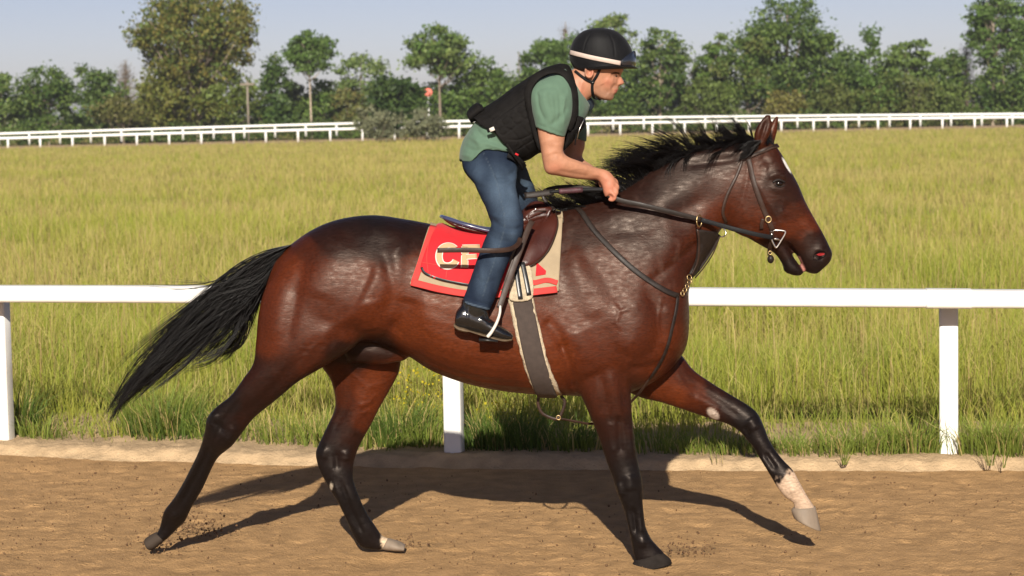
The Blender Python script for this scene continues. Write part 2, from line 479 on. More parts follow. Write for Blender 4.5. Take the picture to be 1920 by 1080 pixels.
G1 = np.array([.245, .295, .034]); G2 = np.array([.40, .385, .066]); G3 = np.array([.150, .215, .030]); ST = np.array([.58, .455, .185]); ST2 = np.array([.50, .345, .15])
N = 345000
d0, d1, ex = 12.2, 195.0, .36
d = (d0 ** ex + RNG.uniform(0, 1, N) * (d1 ** ex - d0 ** ex)) ** (1 / ex)
x = RNG.uniform(-.33, .33, N) * d; y = d + CY
c = -rail_c(x, y); k = c > .04; x, y, d, c = x[k], y[k], d[k], c[k]
pp = np.stack([x, y], 1)
patch = fbm(pp * .35, 21, 3); fine = fbm(pp * 1.6, 23, 2)
thin = np.clip((c - .04) / .4, 0, 1)
k = RNG.uniform(0, 1, len(x)) < (.35 + .65 * thin) * np.where((c < .7) & (fbm(pp * 1.1, 27, 2) > .12), .12, 1)
x, y, d, c, patch, fine, pp = x[k], y[k], d[k], c[k], patch[k], fine[k], pp[k]; n = len(x)
hgt = (.10 + .24 * np.clip((c - .05) / .7, 0, 1) * np.clip(.75 + 1.5 * fbm(np.stack([x * .8, y * .25], 1), 29, 2), .25, 1.25) + .12 * np.clip((c - 1.2) / 1.5, 0, 1)) * RNG.uniform(.45, 1.2, n) * (1 + .45 * patch + .4 * fine) * np.interp(d, [16, 30, 60], [1, .82, .7])
hgt = np.maximum(hgt, .05)
wid = .0052 * (d / 13) ** .66 * RNG.uniform(.6, 1.4, n)
t = RNG.uniform(0, 1, n)
col = G1 * (1 - t[:, None]) + G2 * t[:, None]
dk = np.clip(-fine * 2, 0, 1)[:, None] * .6; col = col * (1 - dk) + G3 * dk
sp = np.clip(.34 + .75 * fbm(pp * np.array([.10, .22]) + 5, 61, 3) + .25 * fbm(pp * np.array([.9, .25]), 63, 2) + .26 * np.clip((d - 18) / 50, 0, 1) + .15 * (np.clip((d - 120) / 60, 0, 1)) - .2 * np.clip(1.3 - c, 0, 1), .05, .9)
st = RNG.uniform(0, 1, n) < sp
stc = ST * RNG.uniform(.75, 1.15, (n, 1)); col = np.where(st[:, None], .55 * stc + .45 * col, col)
tip = np.where(st[:, None], stc, col * 1.15 + .02)
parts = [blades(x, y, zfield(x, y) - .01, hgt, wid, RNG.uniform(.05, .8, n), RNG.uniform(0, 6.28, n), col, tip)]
# seed stalks standing above the blades
k = np.where((c > .8) & (RNG.uniform(0, 1, n) < .06))[0]; n2 = len(k); xx = x[k] + RNG.normal(0, .05, n2); yy = y[k] + RNG.normal(0, .05, n2)
sc_ = ST * RNG.uniform(.7, 1.2, (n2, 1)) * (1 - .0) ; sc_ = np.where(RNG.uniform(0, 1, (n2, 1)) < .35, ST2 * RNG.uniform(.8, 1.1, (n2, 1)), sc_)
parts.append(blades(xx, yy, zfield(xx, yy), np.maximum(hgt[k], .3) * RNG.uniform(1.1, 1.55, n2), wid[k] * .30, RNG.uniform(.02, .22, n2), RNG.uniform(0, 6.28, n2), sc_ * .8, sc_, .84, 2.4))
def tuft(u, v, nb, h, r, colr, z=ZB, spread=.95, w=.006):
    nb = int(nb * .5) if nb > 60 else nb; h = h * .8 if nb > 60 else h
    q = on_z(u, v, z); a = RNG.uniform(0, 6.28, nb); rr = r * np.sqrt(RNG.uniform(0, 1, nb))
    bx, by = q[0] + np.cos(a) * rr, q[1] + np.sin(a) * rr * .7
    cc = np.asarray(colr) * RNG.uniform(.7, 1.3, (nb, 1)); dry = RNG.uniform(0, 1, (nb, 1)) < .14; cc = np.where(dry, ST * .85, cc)
    parts.append(blades(bx, by, np.full(nb, z - .01), h * RNG.uniform(.5, 1.15, nb), w * RNG.uniform(.7, 1.4, nb), RNG.uniform(.1, .95, nb) * spread, a + RNG.normal(0, .5, nb), cc, cc * 1.15))
DG = (.10, .155, .028); MG = (.19, .24, .042)
for a in [(40, 812, 420, .46, .10, DG), (75, 820, 260, .22, .14, MG), (305, 812, 900, .50, .26, MG), (330, 818, 700, .34, .30, DG), (430, 822, 420, .25, .25, MG), (560, 826, 500, .3, .3, MG),
          (740, 832, 900, .40, .24, DG), (700, 836, 500, .22, .28, MG), (800, 836, 420, .30, .14, MG), (905, 838, 700, .34, .20, DG), (960, 838, 800, .36, .22, DG), (1040, 840, 600, .26, .24, DG), (1090, 842, 500, .22, .2, MG),
          (1230, 842, 700, .16, .32, MG), (1330, 842, 800, .15, .34, MG), (1430, 844, 800, .15, .34, MG), (1530, 846, 800, .17, .34, MG), (1620, 846, 700, .24, .28, MG), (1710, 846, 600, .32, .2, MG), (1745, 850, 160, .2, .06, MG),
          (1840, 848, 800, .30, .22, MG), (1900, 850, 700, .3, .2, MG), (150, 815, 160, .12, .3, MG), (215, 815, 120, .1, .2, MG), (620, 832, 300, .3, .2, MG)]: tuft(*a)
for a in [(1582, 868, 16, .15, .015, MG, .05, 1.2, .004), (1858, 870, 20, .19, .02, MG, .05, 1.2, .004), (1345, 866, 7, .13, .05, MG, .05, 1.2, .004), (1880, 874, 10, .2, .02, MG, .04, 1.2, .004)]: tuft(*a)
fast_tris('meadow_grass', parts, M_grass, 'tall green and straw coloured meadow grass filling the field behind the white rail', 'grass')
# yellow flowering weeds in the grass by the rail
parts = []
for (u, v, nb, r, h) in [(762, 815, 46, .10, .42), (790, 815, 40, .12, .42), (828, 822, 34, .05, .40), (935, 826, 40, .10, .22), (965, 826, 34, .10, .24), (1000, 820, 24, .2, .3), (445, 700, 14, .3, .4), (585, 760, 10, .3, .4), (1015, 812, 20, .1, .3)]:
    q = on_z(u, v, ZB)
    for _ in range(nb):
        bx, by = q[0] + RNG.normal(0, r * .6), q[1] + RNG.normal(0, r * .6); hh = h * RNG.uniform(.45, 1.1); s = RNG.uniform(.006, .011)
        o = np.array([bx, by, ZB + hh]); A = RNG.normal(size=3); A /= np.linalg.norm(A); B = np.cross(A, RNG.normal(size=3)); B /= np.linalg.norm(B)
        parts.append((np.array([o - A * s, o + B * s, o + A * s, o - B * s]), np.array([[0, 1, 2], [0, 2, 3]]), np.tile([.62, .50, .03], (4, 1))))
fast_tris('yellow_wildflowers', parts, M_grass, 'small yellow wildflowers among the grass along the near rail', 'wildflowers')
# loose clods on the track
ico = bmesh.new(); bmesh.ops.create_icosphere(ico, subdivisions=1, radius=1); iv = np.array([v.co[:] for v in ico.verts]); fi = np.array([[v.index for v in f.verts] for f in ico.faces]); ico.free()
V, F, o = [], [], 0
def clod(px_, py_, s, z=None):
    global o
    q = iv * (1 + RNG.uniform(-.35, .35, (len(iv), 1))) * s * RNG.uniform(.6, 1.3, 3)
    zz = track_h(np.array([[px_, py_]]))[0] if z is None else z
    V.append(q + np.array([px_, py_, zz + s * .25])); F.append(fi + o); o += len(iv)
for _ in range(3400):
    t, c = RNG.uniform(-3.6, 3.6), CB + RNG.uniform(.1, 3.4)
    q = pos(np.float64(t), c)
    if vnoise(np.array([[q[0] * 1.1, q[1] * 1.1]]), 71)[0] < RNG.uniform(.25, .8): continue
    clod(q[0], q[1], float(np.clip(RNG.lognormal(-6.0, .45), .0013, .009)))
for (u, v, nb, sp, zm) in [(350, 1000, 190, .085, .07), (395, 1004, 60, .07, .03), (300, 1022, 50, .06, .04), (765, 1024, 40, .06, .03), (1285, 1040, 90, .07, .04), (1000, 938, 3, .01, .02), (310, 1040, 20, .08, .02)]:
    q = on_z(u, v, 0)
    for _ in range(nb): clod(q[0] + RNG.normal(0, sp), q[1] + RNG.normal(0, sp * .6), RNG.uniform(.0022, .0065), abs(RNG.normal(0, zm)))
M_clod = mat('damp_clods', (.13, .075, .04), .95, var=(30, .3), spec=.15)
tag(link('dirt_clods', mesh(np.vstack(V), np.vstack(F), False), M_clod), 'loose damp brown clods scattered over the dirt track', 'clods', kind='stuff')

# ---------------------------------------------------------------- near rail
M_seam = mat('grimy_seam', (.30, .26, .20), .8, var=(20, .3))
nr = empty('running_rail', tuple(PB[1]), 'thick white plastic running rail close behind the horse on three white posts', 'rail')
RB = .24                                        # the rail is carried in front of the posts
rt = [at(8, 550.5, PB[0][1] - RB), at(852, 553.5, PB[1][1] - RB), at(1779, 559.5, PB[2][1] - RB)]
r0 = (rt[1] - rt[0]) / np.linalg.norm(rt[1] - rt[0]); rdv = (rt[2] - rt[1]) / np.linalg.norm(rt[2] - rt[1])
ends = [rt[0] - r0 * 2.6, rt[0], rt[1], rt[2], rt[2] + rdv * 2.6]
Pr = spline(ends, 12)
def rrect(P, hw, hh, r=.03, n=5, ring=True):
    """rounded box profile swept along P"""
    P = np.asarray(P); T = np.gradient(P, axis=0); T /= np.linalg.norm(T, axis=1)[:, None]
    S = np.cross(T, (0, 0, 1)); S /= np.linalg.norm(S, axis=1)[:, None]; U = np.cross(S, T)
    pr = []
    for cx, cy, a0 in ((hw - r, hh - r, 0), (-hw + r, hh - r, 90), (-hw + r, -hh + r, 180), (hw - r, -hh + r, 270)):
        for k in range(n + 1):
            a = math.radians(a0 + 90 * k / n); pr.append((cx + r * math.cos(a), cy + r * math.sin(a)))
    n_ = len(pr)
    V = np.concatenate([(P + S * a + U * b)[:, None] for a, b in pr], 1).reshape(-1, 3)
    F = [(i * n_ + j, i * n_ + (j + 1) % n_, (i + 1) * n_ + (j + 1) % n_, (i + 1) * n_ + j) for i in range(len(P) - 1) for j in range(n_)]
    F += [tuple(range(n_))[::-1], tuple((len(P) - 1) * n_ + j for j in range(n_))]
    return V, F
hh = 33.5 / 2 / F_PX * 12.3
MB().add(*rrect(Pr, .075, hh, .028)).build('rail', M_white, nr)
jt = at(1778, 559.5, PB[2][1] - RB)
MB().add(*rrect(np.array([jt - rdv * .13, jt - rdv * .12, jt + rdv * .12, jt + rdv * .13]), .0785, hh + .0035, .03)).build('joint_sleeve', M_white, nr)
for p in PB:
    zt = np.interp(p[0], [r_[0] for r_ in rt], [r_[2] for r_ in rt]) - hh + .03
    P = np.array([[p[0], p[1], .0], [p[0], p[1], zt * .5], [p[0], p[1], zt]])
    # square hollow section post, slightly rounded
    V, F = [], []
    hw, r = .055, .016; pr = []
    for cx, cy, a0 in ((hw - r, hw - r, 0), (-hw + r, hw - r, 90), (-hw + r, -hw + r, 180), (hw - r, -hw + r, 270)):
        for k in range(5):
            a = math.radians(a0 + 22.5 * k); pr.append((cx + r * math.cos(a), cy + r * math.sin(a)))
    rot = np.array([RD[:2], -RN[:2]]).T; pr = np.array(pr) @ rot.T; n_ = len(pr)
    for q in P: V += [(q[0] + a, q[1] + b, q[2]) for a, b in pr]
    F = [(i * n_ + j, i * n_ + (j + 1) % n_, (i + 1) * n_ + (j + 1) % n_, (i + 1) * n_ + j) for i in range(2) for j in range(n_)] + [tuple(2 * n_ + j for j in range(n_))]
    MB().add(V, F).build('post', M_white, nr)
    MB().add(*box_vf((p[0], p[1] - RB / 2 - .02, zt + .018), (.045, RB / 2, .02))).build('bracket', M_white, nr, False)
# ---------------------------------------------------------------- far rails
def far_rail(label, base, Yd, hpx, sp_px, x_first, group):
    base = np.array(base, float); root = empty('running_rail', tuple(at(960, np.interp(960, base[:, 0], base[:, 1]), Yd)), label, 'rail', group)
    H = hpx * (Yd - CY) / F_PX
    us = np.arange(-80, 2001, 20.0); P = np.array([at(u, np.interp(u, base[:, 0], base[:, 1]), Yd) for u in us]); P[:, 2] = np.convolve(np.pad(P[:, 2], 4, 'edge'), np.ones(9) / 9, 'valid')
    top = P + np.array([0, -.05, H])
    MB().add(*tube_vf(top, .12, 8, up=(0, 0, 1))).build('rail', M_whitefar, root)
    pm = None
    for u in np.arange(x_first, 1990, sp_px):
        q = np.array([np.interp(u, us, P[:, k]) for k in range(3)])
        if pm is None:
            pm = mesh(*tube_vf(np.array([[0, 0, -.15], [0, 0, H]]), .10, 8, up=(1, 0, 0)))
        o = link('post', pm, M_whitefar, root); o.location = o.location + Vector(q)
    return root
far_rail('lower of the two thin white rails across the far edge of the field', [(-90, 282), (15, 279.5), (320, 270), (640, 262), (1160, 251), (1500, 245), (1880, 240), (2010, 239)], 190, 20, 60.4, -45, 'white rails of the far track')
far_rail('upper and farther of the two thin white rails, just below the trees', [(-90, 273), (0, 270), (320, 260), (640, 251), (1200, 239.5), (1540, 236), (1885, 233), (2010, 232)], 206, 19, 57.6, -60, 'white rails of the far track')

# ================================================================ TREES
M_bark = mat('bark', (.20, .155, .115), .9, var=(6, .35), bump=(12, .03))
M_palebark = mat('pale_bark', (.36, .29, .22), .9, var=(5, .3), bump=(12, .02))
M_leaf = mat('leaves', rough=.55, attr='col', trans=.25, spec=.3)
def leaves_vf(P, s, cols):
    n = len(P); A = RNG.normal(size=(n, 3)); A /= np.linalg.norm(A, axis=1)[:, None]
    B = np.cross(A, RNG.normal(size=(n, 3))); B /= np.linalg.norm(B, axis=1)[:, None]
    s = s * RNG.uniform(.6, 1.3, (n, 1))
    V = np.stack([P - A * s, P + B * s * .6 - A * s * .1, P + A * s, P - B * s * .6 + A * s * .1], 1).reshape(-1, 3)
    b = np.arange(n)[:, None] * 4
    return V, b + np.arange(4)[None], np.repeat(cols, 4, 0)
def make_tree(h, hw, base, style='round', col=(.06, .10, .02), col2=(.10, .13, .03), nleaf=9000, ls=.15, nc=42, bark=None, trunk_lean=0.0, dens=1.0, tr=None, spread=None):
    """returns (trunk mesh, leaf mesh); h height, hw crown half width, base height where the crown starts (metres)"""
    mb = MB(); tr = tr or max(.10, h * .016)
    tp = np.array([[0, 0, -.4], [trunk_lean * .2, 0, h * .25], [trunk_lean * .6 + RNG.normal(0, .1), RNG.normal(0, .1), h * .55], [trunk_lean, 0, h * .9]])
    TP = spline(tp, 5); mb.add(*tube_vf(TP, np.linspace(tr, tr * .18, len(TP)), 8, up=(1, .2, 0)))
    cen = []; cz = (base + h) / 2; hz = (h - base) / 2
    tries = 0
    while len(cen) < nc and tries < 6000:
        tries += 1
        q = RNG.uniform(-1, 1, 3)
        if style == 'cone':
            q[2] = RNG.uniform(-1, 1) ; lim = (1 - (q[2] + 1) / 2) ** .8 + .08
            if math.hypot(q[0], q[1]) > lim: continue
        elif style == 'flat':
            if q[0] ** 2 + q[1] ** 2 + (abs(q[2]) ** 3) > 1: continue
        elif style == 'airy':
            r2 = (q ** 2).sum()
            if r2 > 1 or r2 < .2: continue
        else:
            r2 = (q ** 2).sum()
            if r2 > 1 or r2 < .12: continue
        p = np.array([q[0] * hw, q[1] * hw, cz + q[2] * hz]) + RNG.normal(0, .25, 3)
        if style == 'airy' and any(np.linalg.norm(p - c_) < .8 for c_ in cen): continue
        cen.append(p)
    cen = np.array(cen)
    for p in cen[::1 if bark else 2]:
        zt = np.clip(p[2] - np.hypot(p[0], p[1]) * .75 - .4, base * .6, h * .85); a = np.array([np.interp(zt, TP[:, 2], TP[:, 0]), np.interp(zt, TP[:, 2], TP[:, 1]), zt])
        mid = (a + p) / 2 + np.array([0, 0, -.12 * hw]) + RNG.normal(0, .15, 3)
        L_ = spline(np.array([a, mid, p]), 3); mb.add(*tube_vf(L_, np.linspace(tr * .42, tr * .08, len(L_)), 5, up=(.3, .2, 1)))
    wts = RNG.uniform(.5, 1.4, len(cen)); wts /= wts.sum()
    idx = RNG.choice(len(cen), int(nleaf * .62 * dens), p=wts)
    cr = (spread or .30 * hw + .25) * RNG.uniform(.6, 1.25, len(cen))
    off = RNG.normal(size=(len(idx), 3)) * .5; fl = .55 if style in ('flat', 'airy') else .75
    P = cen[idx] + off * cr[idx][:, None] * np.array([1, 1, fl])
    P = P[P[:, 2] > .2]; idx = idx[:len(P)]
    t = np.clip(RNG.normal(.4, .35, (len(P), 1)) + (RNG.uniform(-.3, .3, len(cen))[idx])[:, None], 0, 1)
    C = (np.array(col) * (1 - t) + np.array(col2) * t) * RNG.uniform(.75, 1.25, (len(P), 1))
    lv = leaves_vf(P, ls * 1.42, C)
    return mesh(np.concatenate(mb.v), mb.f), mesh(lv[0], lv[1], False, lv[2])
def bare_tree(h, hw, n=170):
    mb = MB(); TP = spline(np.array([[0, 0, -.4], [.1, 0, h * .4], [-.1, 0, h * .7], [.1, 0, h]]), 5)
    mb.add(*tube_vf(TP, np.linspace(h * .016, h * .003, len(TP)), 7, up=(1, .2, 0)))
    tips = []
    for _ in range(n):
        z = RNG.uniform(.2, .95) * h; a = np.array([np.interp(z, TP[:, 2], TP[:, 0]), 0, z]); an = RNG.uniform(0, 6.28); L = hw * RNG.uniform(.4, 1.1) * (1.15 - z / h)
        e = a + np.array([math.cos(an) * L, math.sin(an) * L, L * RNG.uniform(.5, 1.3)]); mid = (a + e) / 2 + RNG.normal(0, .12, 3)
        mb.add(*tube_vf(spline(np.array([a, mid, e]), 2), np.linspace(h * .004, .012, 5), 4, up=(.3, .2, 1))); tips += [mid, e]
    tips = np.array(tips); P = tips[RNG.integers(0, len(tips), 2600)] + RNG.normal(0, .3, (2600, 3))
    C = np.array([.17, .125, .075]) * RNG.uniform(.7, 1.3, (len(P), 1))
    lv = leaves_vf(P, .06, C)
    return mesh(np.concatenate(mb.v), mb.f), mesh(lv[0], lv[1], False, lv[2])
def px_tree(u, top, base_v, hwpx, crown_v, Y, label, style='round', bark=None, name='tree', group='trees beyond the far rail', sink=0.0, **kw):
    """a tree whose foot is seen at (u, base_v) at depth Y, its top at row top, the crown's lower edge at row crown_v"""
    s = (Y - CY) / F_PX; q = at(u, base_v, Y); zg = zfar(q[0]) if Y > 150 else zfield(q[0], Y)
    top_z = at(u, top, Y)[2]; cz = at(u, crown_v, Y)[2] - zg
    h = top_z - zg
    if style == 'bare': tm, lm = bare_tree(h, hwpx * s)
    else: tm, lm = make_tree(h, hwpx * s * 1.12, max(cz, .2), style, bark=bark, **kw)
    r = empty(name, (q[0], Y, zg), label, 'bush' if 'bush' in name or 'shrub' in name else 'tree', group)
    for nm, me, M in (('trunk', tm, bark or M_bark), ('crown', lm, M_leaf)):
        o = bpy.data.objects.new(nm, me); COL.objects.link(o); me.materials.append(M); o.parent = r
    return r
OR1, OR2 = (0.110, 0.139, 0.023), (0.202, 0.163, 0.036)     # maple with rusty new growth
DK1, DK2 = (0.040, 0.080, 0.015), (0.082, 0.126, 0.024)
MD1, MD2 = (0.072, 0.132, 0.023), (0.132, 0.188, 0.040)
LT1, LT2 = (0.108, 0.166, 0.042), (0.177, 0.226, 0.065)
BR1, BR2 = (0.124, 0.114, 0.034), (0.197, 0.169, 0.056)
OL1, OL2 = (0.082, 0.109, 0.025), (0.131, 0.148, 0.039)
px_tree(372, -18, 250, 100, 165, 214, 'big maple with rusty orange tints standing tallest on the left', col=(.080, .120, .022), col2=(.19, .155, .034), nleaf=30000, nc=110, ls=.15, tr=.30, spread=1.35, style='round', bark=M_palebark)
px_tree(352, 118, 252, 80, 235, 213, 'broad rusty green tree filling in below the big maple', col=OR1, col2=(.15, .14, .03), nleaf=9500, nc=46)
px_tree(295, 160, 253, 46, 248, 216, 'small rusty maple at the left foot of the big maple', col=OR1, col2=BR2, nleaf=5000)
px_tree(440, 138, 250, 46, 240, 213, 'small dark green tree at the right foot of the big maple', col=OR1, col2=MD2, nleaf=5000)
px_tree(2, 138, 262, 38, 235, 218, 'green tree cut off by the left edge of the picture', col=MD1, col2=LT2, nleaf=5500)
px_tree(92, 128, 262, 44, 225, 217, 'round dark green tree second from the left edge', col=DK1, col2=MD2, nleaf=7000)
px_tree(58, 170, 262, 28, 245, 220, 'low dark tree between the two leftmost round trees', col=DK1, col2=DK2, nleaf=3000)
px_tree(188, 126, 258, 40, 220, 216, 'dark green tree just left of the bare grey tree', col=DK1, col2=MD2, nleaf=7000)
px_tree(240, 112, 258, 32, 200, 218, 'leafless grey twiggy tree left of the big maple', style='bare')
px_tree(232, 188, 260, 42, 248, 212, 'low brown bush under the bare grey tree', name='bush', col=BR1, col2=OL2, nleaf=3200)
px_tree(520, 84, 250, 30, 235, 213, 'dark ivy clad tree with a broken stem right of the utility pole', style='cone', col=DK1, col2=DK2, nleaf=8000)
px_tree(584, 62, 250, 38, 135, 211, 'tall slender tree with a bare pale trunk and a high crown', style='airy', col=MD1, col2=LT1, nleaf=6500, bark=M_palebark, tr=.15, nc=30)
px_tree(608, 158, 250, 36, 235, 216, 'low green tree at the foot of the slender pale trunked tree', col=MD1, col2=MD2, nleaf=4200)
px_tree(552, 150, 250, 26, 230, 218, 'low olive tree just left of the slender pale trunk', col=OL1, col2=OL2, nleaf=3200)
px_tree(680, 100, 248, 48, 215, 226, 'pale airy tree left of the dark round bush', style='airy', col=LT1, col2=LT2, nleaf=5000, nc=34)
px_tree(655, 170, 250, 30, 240, 214, 'low brownish tree between the pale airy tree and the shrubs', col=OL1, col2=BR2, nleaf=3200)
px_tree(826, 60, 246, 56, 135, 212, 'wide flat topped locust tree above the red disc', style='flat', col=MD1, col2=LT2, nleaf=9500, nc=46, tr=.2)
px_tree(850, 150, 246, 46, 235, 215, 'low green tree under the locust right of the red disc', col=MD1, col2=MD2, nleaf=5200)
px_tree(908, 108, 246, 42, 225, 214, 'mid green tree behind the rider\'s back', col=MD1, col2=MD2, nleaf=7500)
px_tree(975, 78, 244, 36, 225, 213, 'dark pointed tree above the rider\'s shoulder', style='cone', col=DK1, col2=MD2, nleaf=8500)
px_tree(1040, 66, 244, 42, 150, 212, 'airy flat tree with a dead leader just left of the helmet', style='flat', col=MD1, col2=LT1, nleaf=6000, nc=30)
px_tree(1062, 40, 244, 8, 60, 213, 'bare dead pole of a trunk rising left of the helmet', style='bare')
px_tree(1148, 20, 240, 40, 150, 216, 'tall thin tree rising behind the helmet', style='airy', col=LT1, col2=LT2, nleaf=6000, nc=34)
px_tree(1238, 54, 240, 42, 200, 213, 'dark tree with a dead twisted top right of the helmet', style='airy', col=DK1, col2=MD2, nleaf=7500, bark=M_palebark, nc=44, tr=.2)
px_tree(1195, 120, 240, 38, 225, 215, 'dense dark tree straight behind the rider\'s face', col=DK1, col2=MD2, nleaf=5500)
px_tree(1128, 140, 242, 40, 230, 212, 'low dense tree straight below the rider\'s chin', col=DK1, col2=MD2, nleaf=6500)
px_tree(1285, 105, 240, 34, 225, 217, 'rounded tree in the dip between helmet and tall wood', col=DK1, col2=OL2, nleaf=5200)
px_tree(1348, 72, 238, 26, 195, 214, 'narrow tree at the left flank of the tallest wood', style='airy', col=MD1, col2=MD2, nleaf=5200, nc=34)
px_tree(1402, 66, 238, 48, 215, 213, 'broad olive tree left of the tallest dense tree', col=MD1, col2=OL2, nleaf=9000)
px_tree(1478, -12, 236, 74, 210, 215, 'tallest dense green tree above the horse\'s head', col=DK1, col2=MD2, nleaf=19000, nc=80, tr=.3)
px_tree(1545, 62, 236, 42, 220, 213, 'dense tree on the right shoulder of the tallest tree', col=DK1, col2=MD2, nleaf=8000)
px_tree(1472, 176, 236, 30, 228, 210, 'small yellow green bush at the foot of the tallest tree', name='bush', col=(.14, .14, .03), col2=(.20, .17, .05), nleaf=3000)
px_tree(1632, 48, 234, 36, 215, 214, 'pointed tree with feathery top in the middle of the right wood', style='cone', col=MD1, col2=LT1, nleaf=8000)
px_tree(1590, 84, 234, 30, 220, 217, 'lower tree left of the feathery pointed tree', col=MD1, col2=MD2, nleaf=5200)
px_tree(1698, 72, 234, 40, 215, 214, 'pale green tree right of the feathery pointed tree', style='airy', col=LT1, col2=MD2, nleaf=7500, nc=44)
px_tree(1712, 140, 234, 36, 225, 210, 'brown half dead tree with a pale forked trunk', col=OL1, col2=OL2, nleaf=3800, bark=M_palebark)
px_tree(1772, 92, 233, 32, 215, 216, 'small round dark tree before the bare brown tree', col=DK1, col2=MD2, nleaf=6000)
px_tree(1812, 84, 233, 34, 200, 219, 'bare brownish twiggy tree left of the tall right edge trees', style='bare')
px_tree(1775, 160, 233, 38, 226, 211, 'low olive tree under the small round dark tree', col=OL1, col2=MD2, nleaf=3800)
px_tree(1862, -24, 232, 44, 130, 213, 'tall open tree with pale trunk near the right edge', style='airy', col=MD1, col2=LT1, nleaf=9000, bark=M_palebark, tr=.22, nc=46)
px_tree(1918, -16, 232, 36, 120, 215, 'tall open tree cut off by the right edge of the picture', style='airy', col=MD1, col2=LT1, nleaf=7000, nc=38)
px_tree(1880, 110, 232, 46, 222, 212, 'dense dark tree filling the right edge under the tall trees', col=DK1, col2=MD2, nleaf=7000)
px_tree(1650, 150, 234, 40, 226, 211, 'low mid green tree under the feathery pointed tree', col=MD1, col2=OL2, nleaf=4200)
px_tree(1330, 150, 238, 40, 228, 211, 'low brownish green tree right of the twisted dead topped tree', col=OL1, col2=MD2, nleaf=4000)
px_tree(1560, 150, 236, 36, 226, 211, 'low brownish tree right of the yellow green bush', col=OL1, col2=OL2, nleaf=4000)
# nearer bushes on this side of the far rail
px_tree(745, 140, 252, 38, 246, 176, 'dark round bush in front of the far rails beside the red disc', name='bush', col=(.03, .06, .014), col2=(.07, .11, .025), nleaf=15000, group='bushes in front of the far rails', ls=.14)
px_tree(706, 206, 258, 38, 254, 172, 'grey green shrub left of the dark round bush', name='shrub', col=(.15, .165, .09), col2=(.20, .20, .115), nleaf=4200, group='bushes in front of the far rails', ls=.10, nc=30, spread=.55)
px_tree(798, 206, 257, 38, 253, 172, 'grey green shrub right of the dark round bush', name='shrub', col=(.15, .165, .09), col2=(.20, .20, .115), nleaf=4000, group='bushes in front of the far rails', ls=.10, nc=30, spread=.55)
# undergrowth and the wood behind read as one mass
def mass(name, n, xr, Yr, hr, wr, pal, nleaf, label, cat, ls):
    P, C = [], []
    for _ in range(n):
        x, Y = RNG.uniform(*xr), RNG.uniform(*Yr); h = RNG.uniform(*hr) * (1 + (.45 * np.clip((x - 12) / 6, 0, 1) if ls > .15 else 0)); wd = RNG.uniform(*wr); k = nleaf
        q = RNG.normal(size=(k, 3)); q /= np.linalg.norm(q, axis=1)[:, None]; q *= RNG.uniform(.55, 1.05, (k, 1))
        p = np.stack([x + q[:, 0] * wd, Y + q[:, 1] * wd, zfar(x) + h * .5 * (1 + q[:, 2])], 1)
        a, b = pal[RNG.integers(len(pal))]; t = RNG.uniform(0, 1, (k, 1)); P.append(p); C.append((np.array(a) * (1 - t) + np.array(b) * t) * RNG.uniform(.7, 1.25))
    P = np.vstack(P); C = np.vstack(C); lv = leaves_vf(P, ls, C)
    return tag(link(name, mesh(lv[0], lv[1], False, lv[2]), M_leaf), label, cat, kind='stuff')
mass('undergrowth', 130, (-62, 62), (209, 214), (1.2, 2.6), (1.0, 2.4), [(DK1, DK2), (MD1, MD2), (OL1, OL2), (DK1, MD2)], 230, 'dense low undergrowth along the foot of the trees', 'undergrowth', .15)
mass('woodland', 150, (-75, 75), (222, 238), (2.6, 5.0), (1.6, 3.4), [(DK1, DK2), (DK1, MD2), (MD1, MD2), (OL1, MD2), (MD1, LT2)], 300, 'dense mass of the wood behind the front row of trees', 'woodland', .23)
# ---------------------------------------------------------------- utility pole and red disc
M_pole = mat('weathered_pole', (.22, .185, .15), .9, var=(3, .2))
M_red = mat('red_sign_paint', (.72, .15, .10), .5)
zg = at(466, 240, 207); up = empty('utility_pole', (zg[0], 207, zfar(zg[0])), 'grey wooden utility pole with a short crossarm right of the big maple', 'pole')
s = 217 / F_PX; zt = at(466, 152, 207)[2]
MB().add(*tube_vf(np.array([[zg[0], 207, zfar(zg[0])], [zg[0], 207, zt]]), .10, 8, up=(1, 0, 0))).build('pole', M_pole, up)
MB().add(*box_vf((zg[0], 206.8, at(466, 158, 207)[2]), (.72, .08, .09))).build('crossarm', M_pole, up, False)
q = at(803, 173, 186); zgr = zfield(q[0], 186); sg = empty('marker_sign', (q[0], 186, zgr), 'round red disc on a white pole above the far rail', 'sign')
MB().add(*tube_vf(np.array([[q[0], 186, zgr], [q[0], 186, q[2]]]), .06, 8, up=(1, 0, 0))).build('pole', M_whitefar, sg)
a = np.linspace(0, 2 * np.pi, 25)[:-1]; rr = 7.5 * 196 / F_PX
V = np.array([(q[0] + rr * math.cos(t), 185.8 + dy, q[2] + rr * math.sin(t)) for dy in (0, .06) for t in a]); n = 24
MB().add(V, [tuple(range(n)), tuple(range(2 * n - 1, n - 1, -1))] + [(i, n + i, n + (i + 1) % n, (i + 1) % n) for i in range(n)]).build('disc', M_red, sg, False)

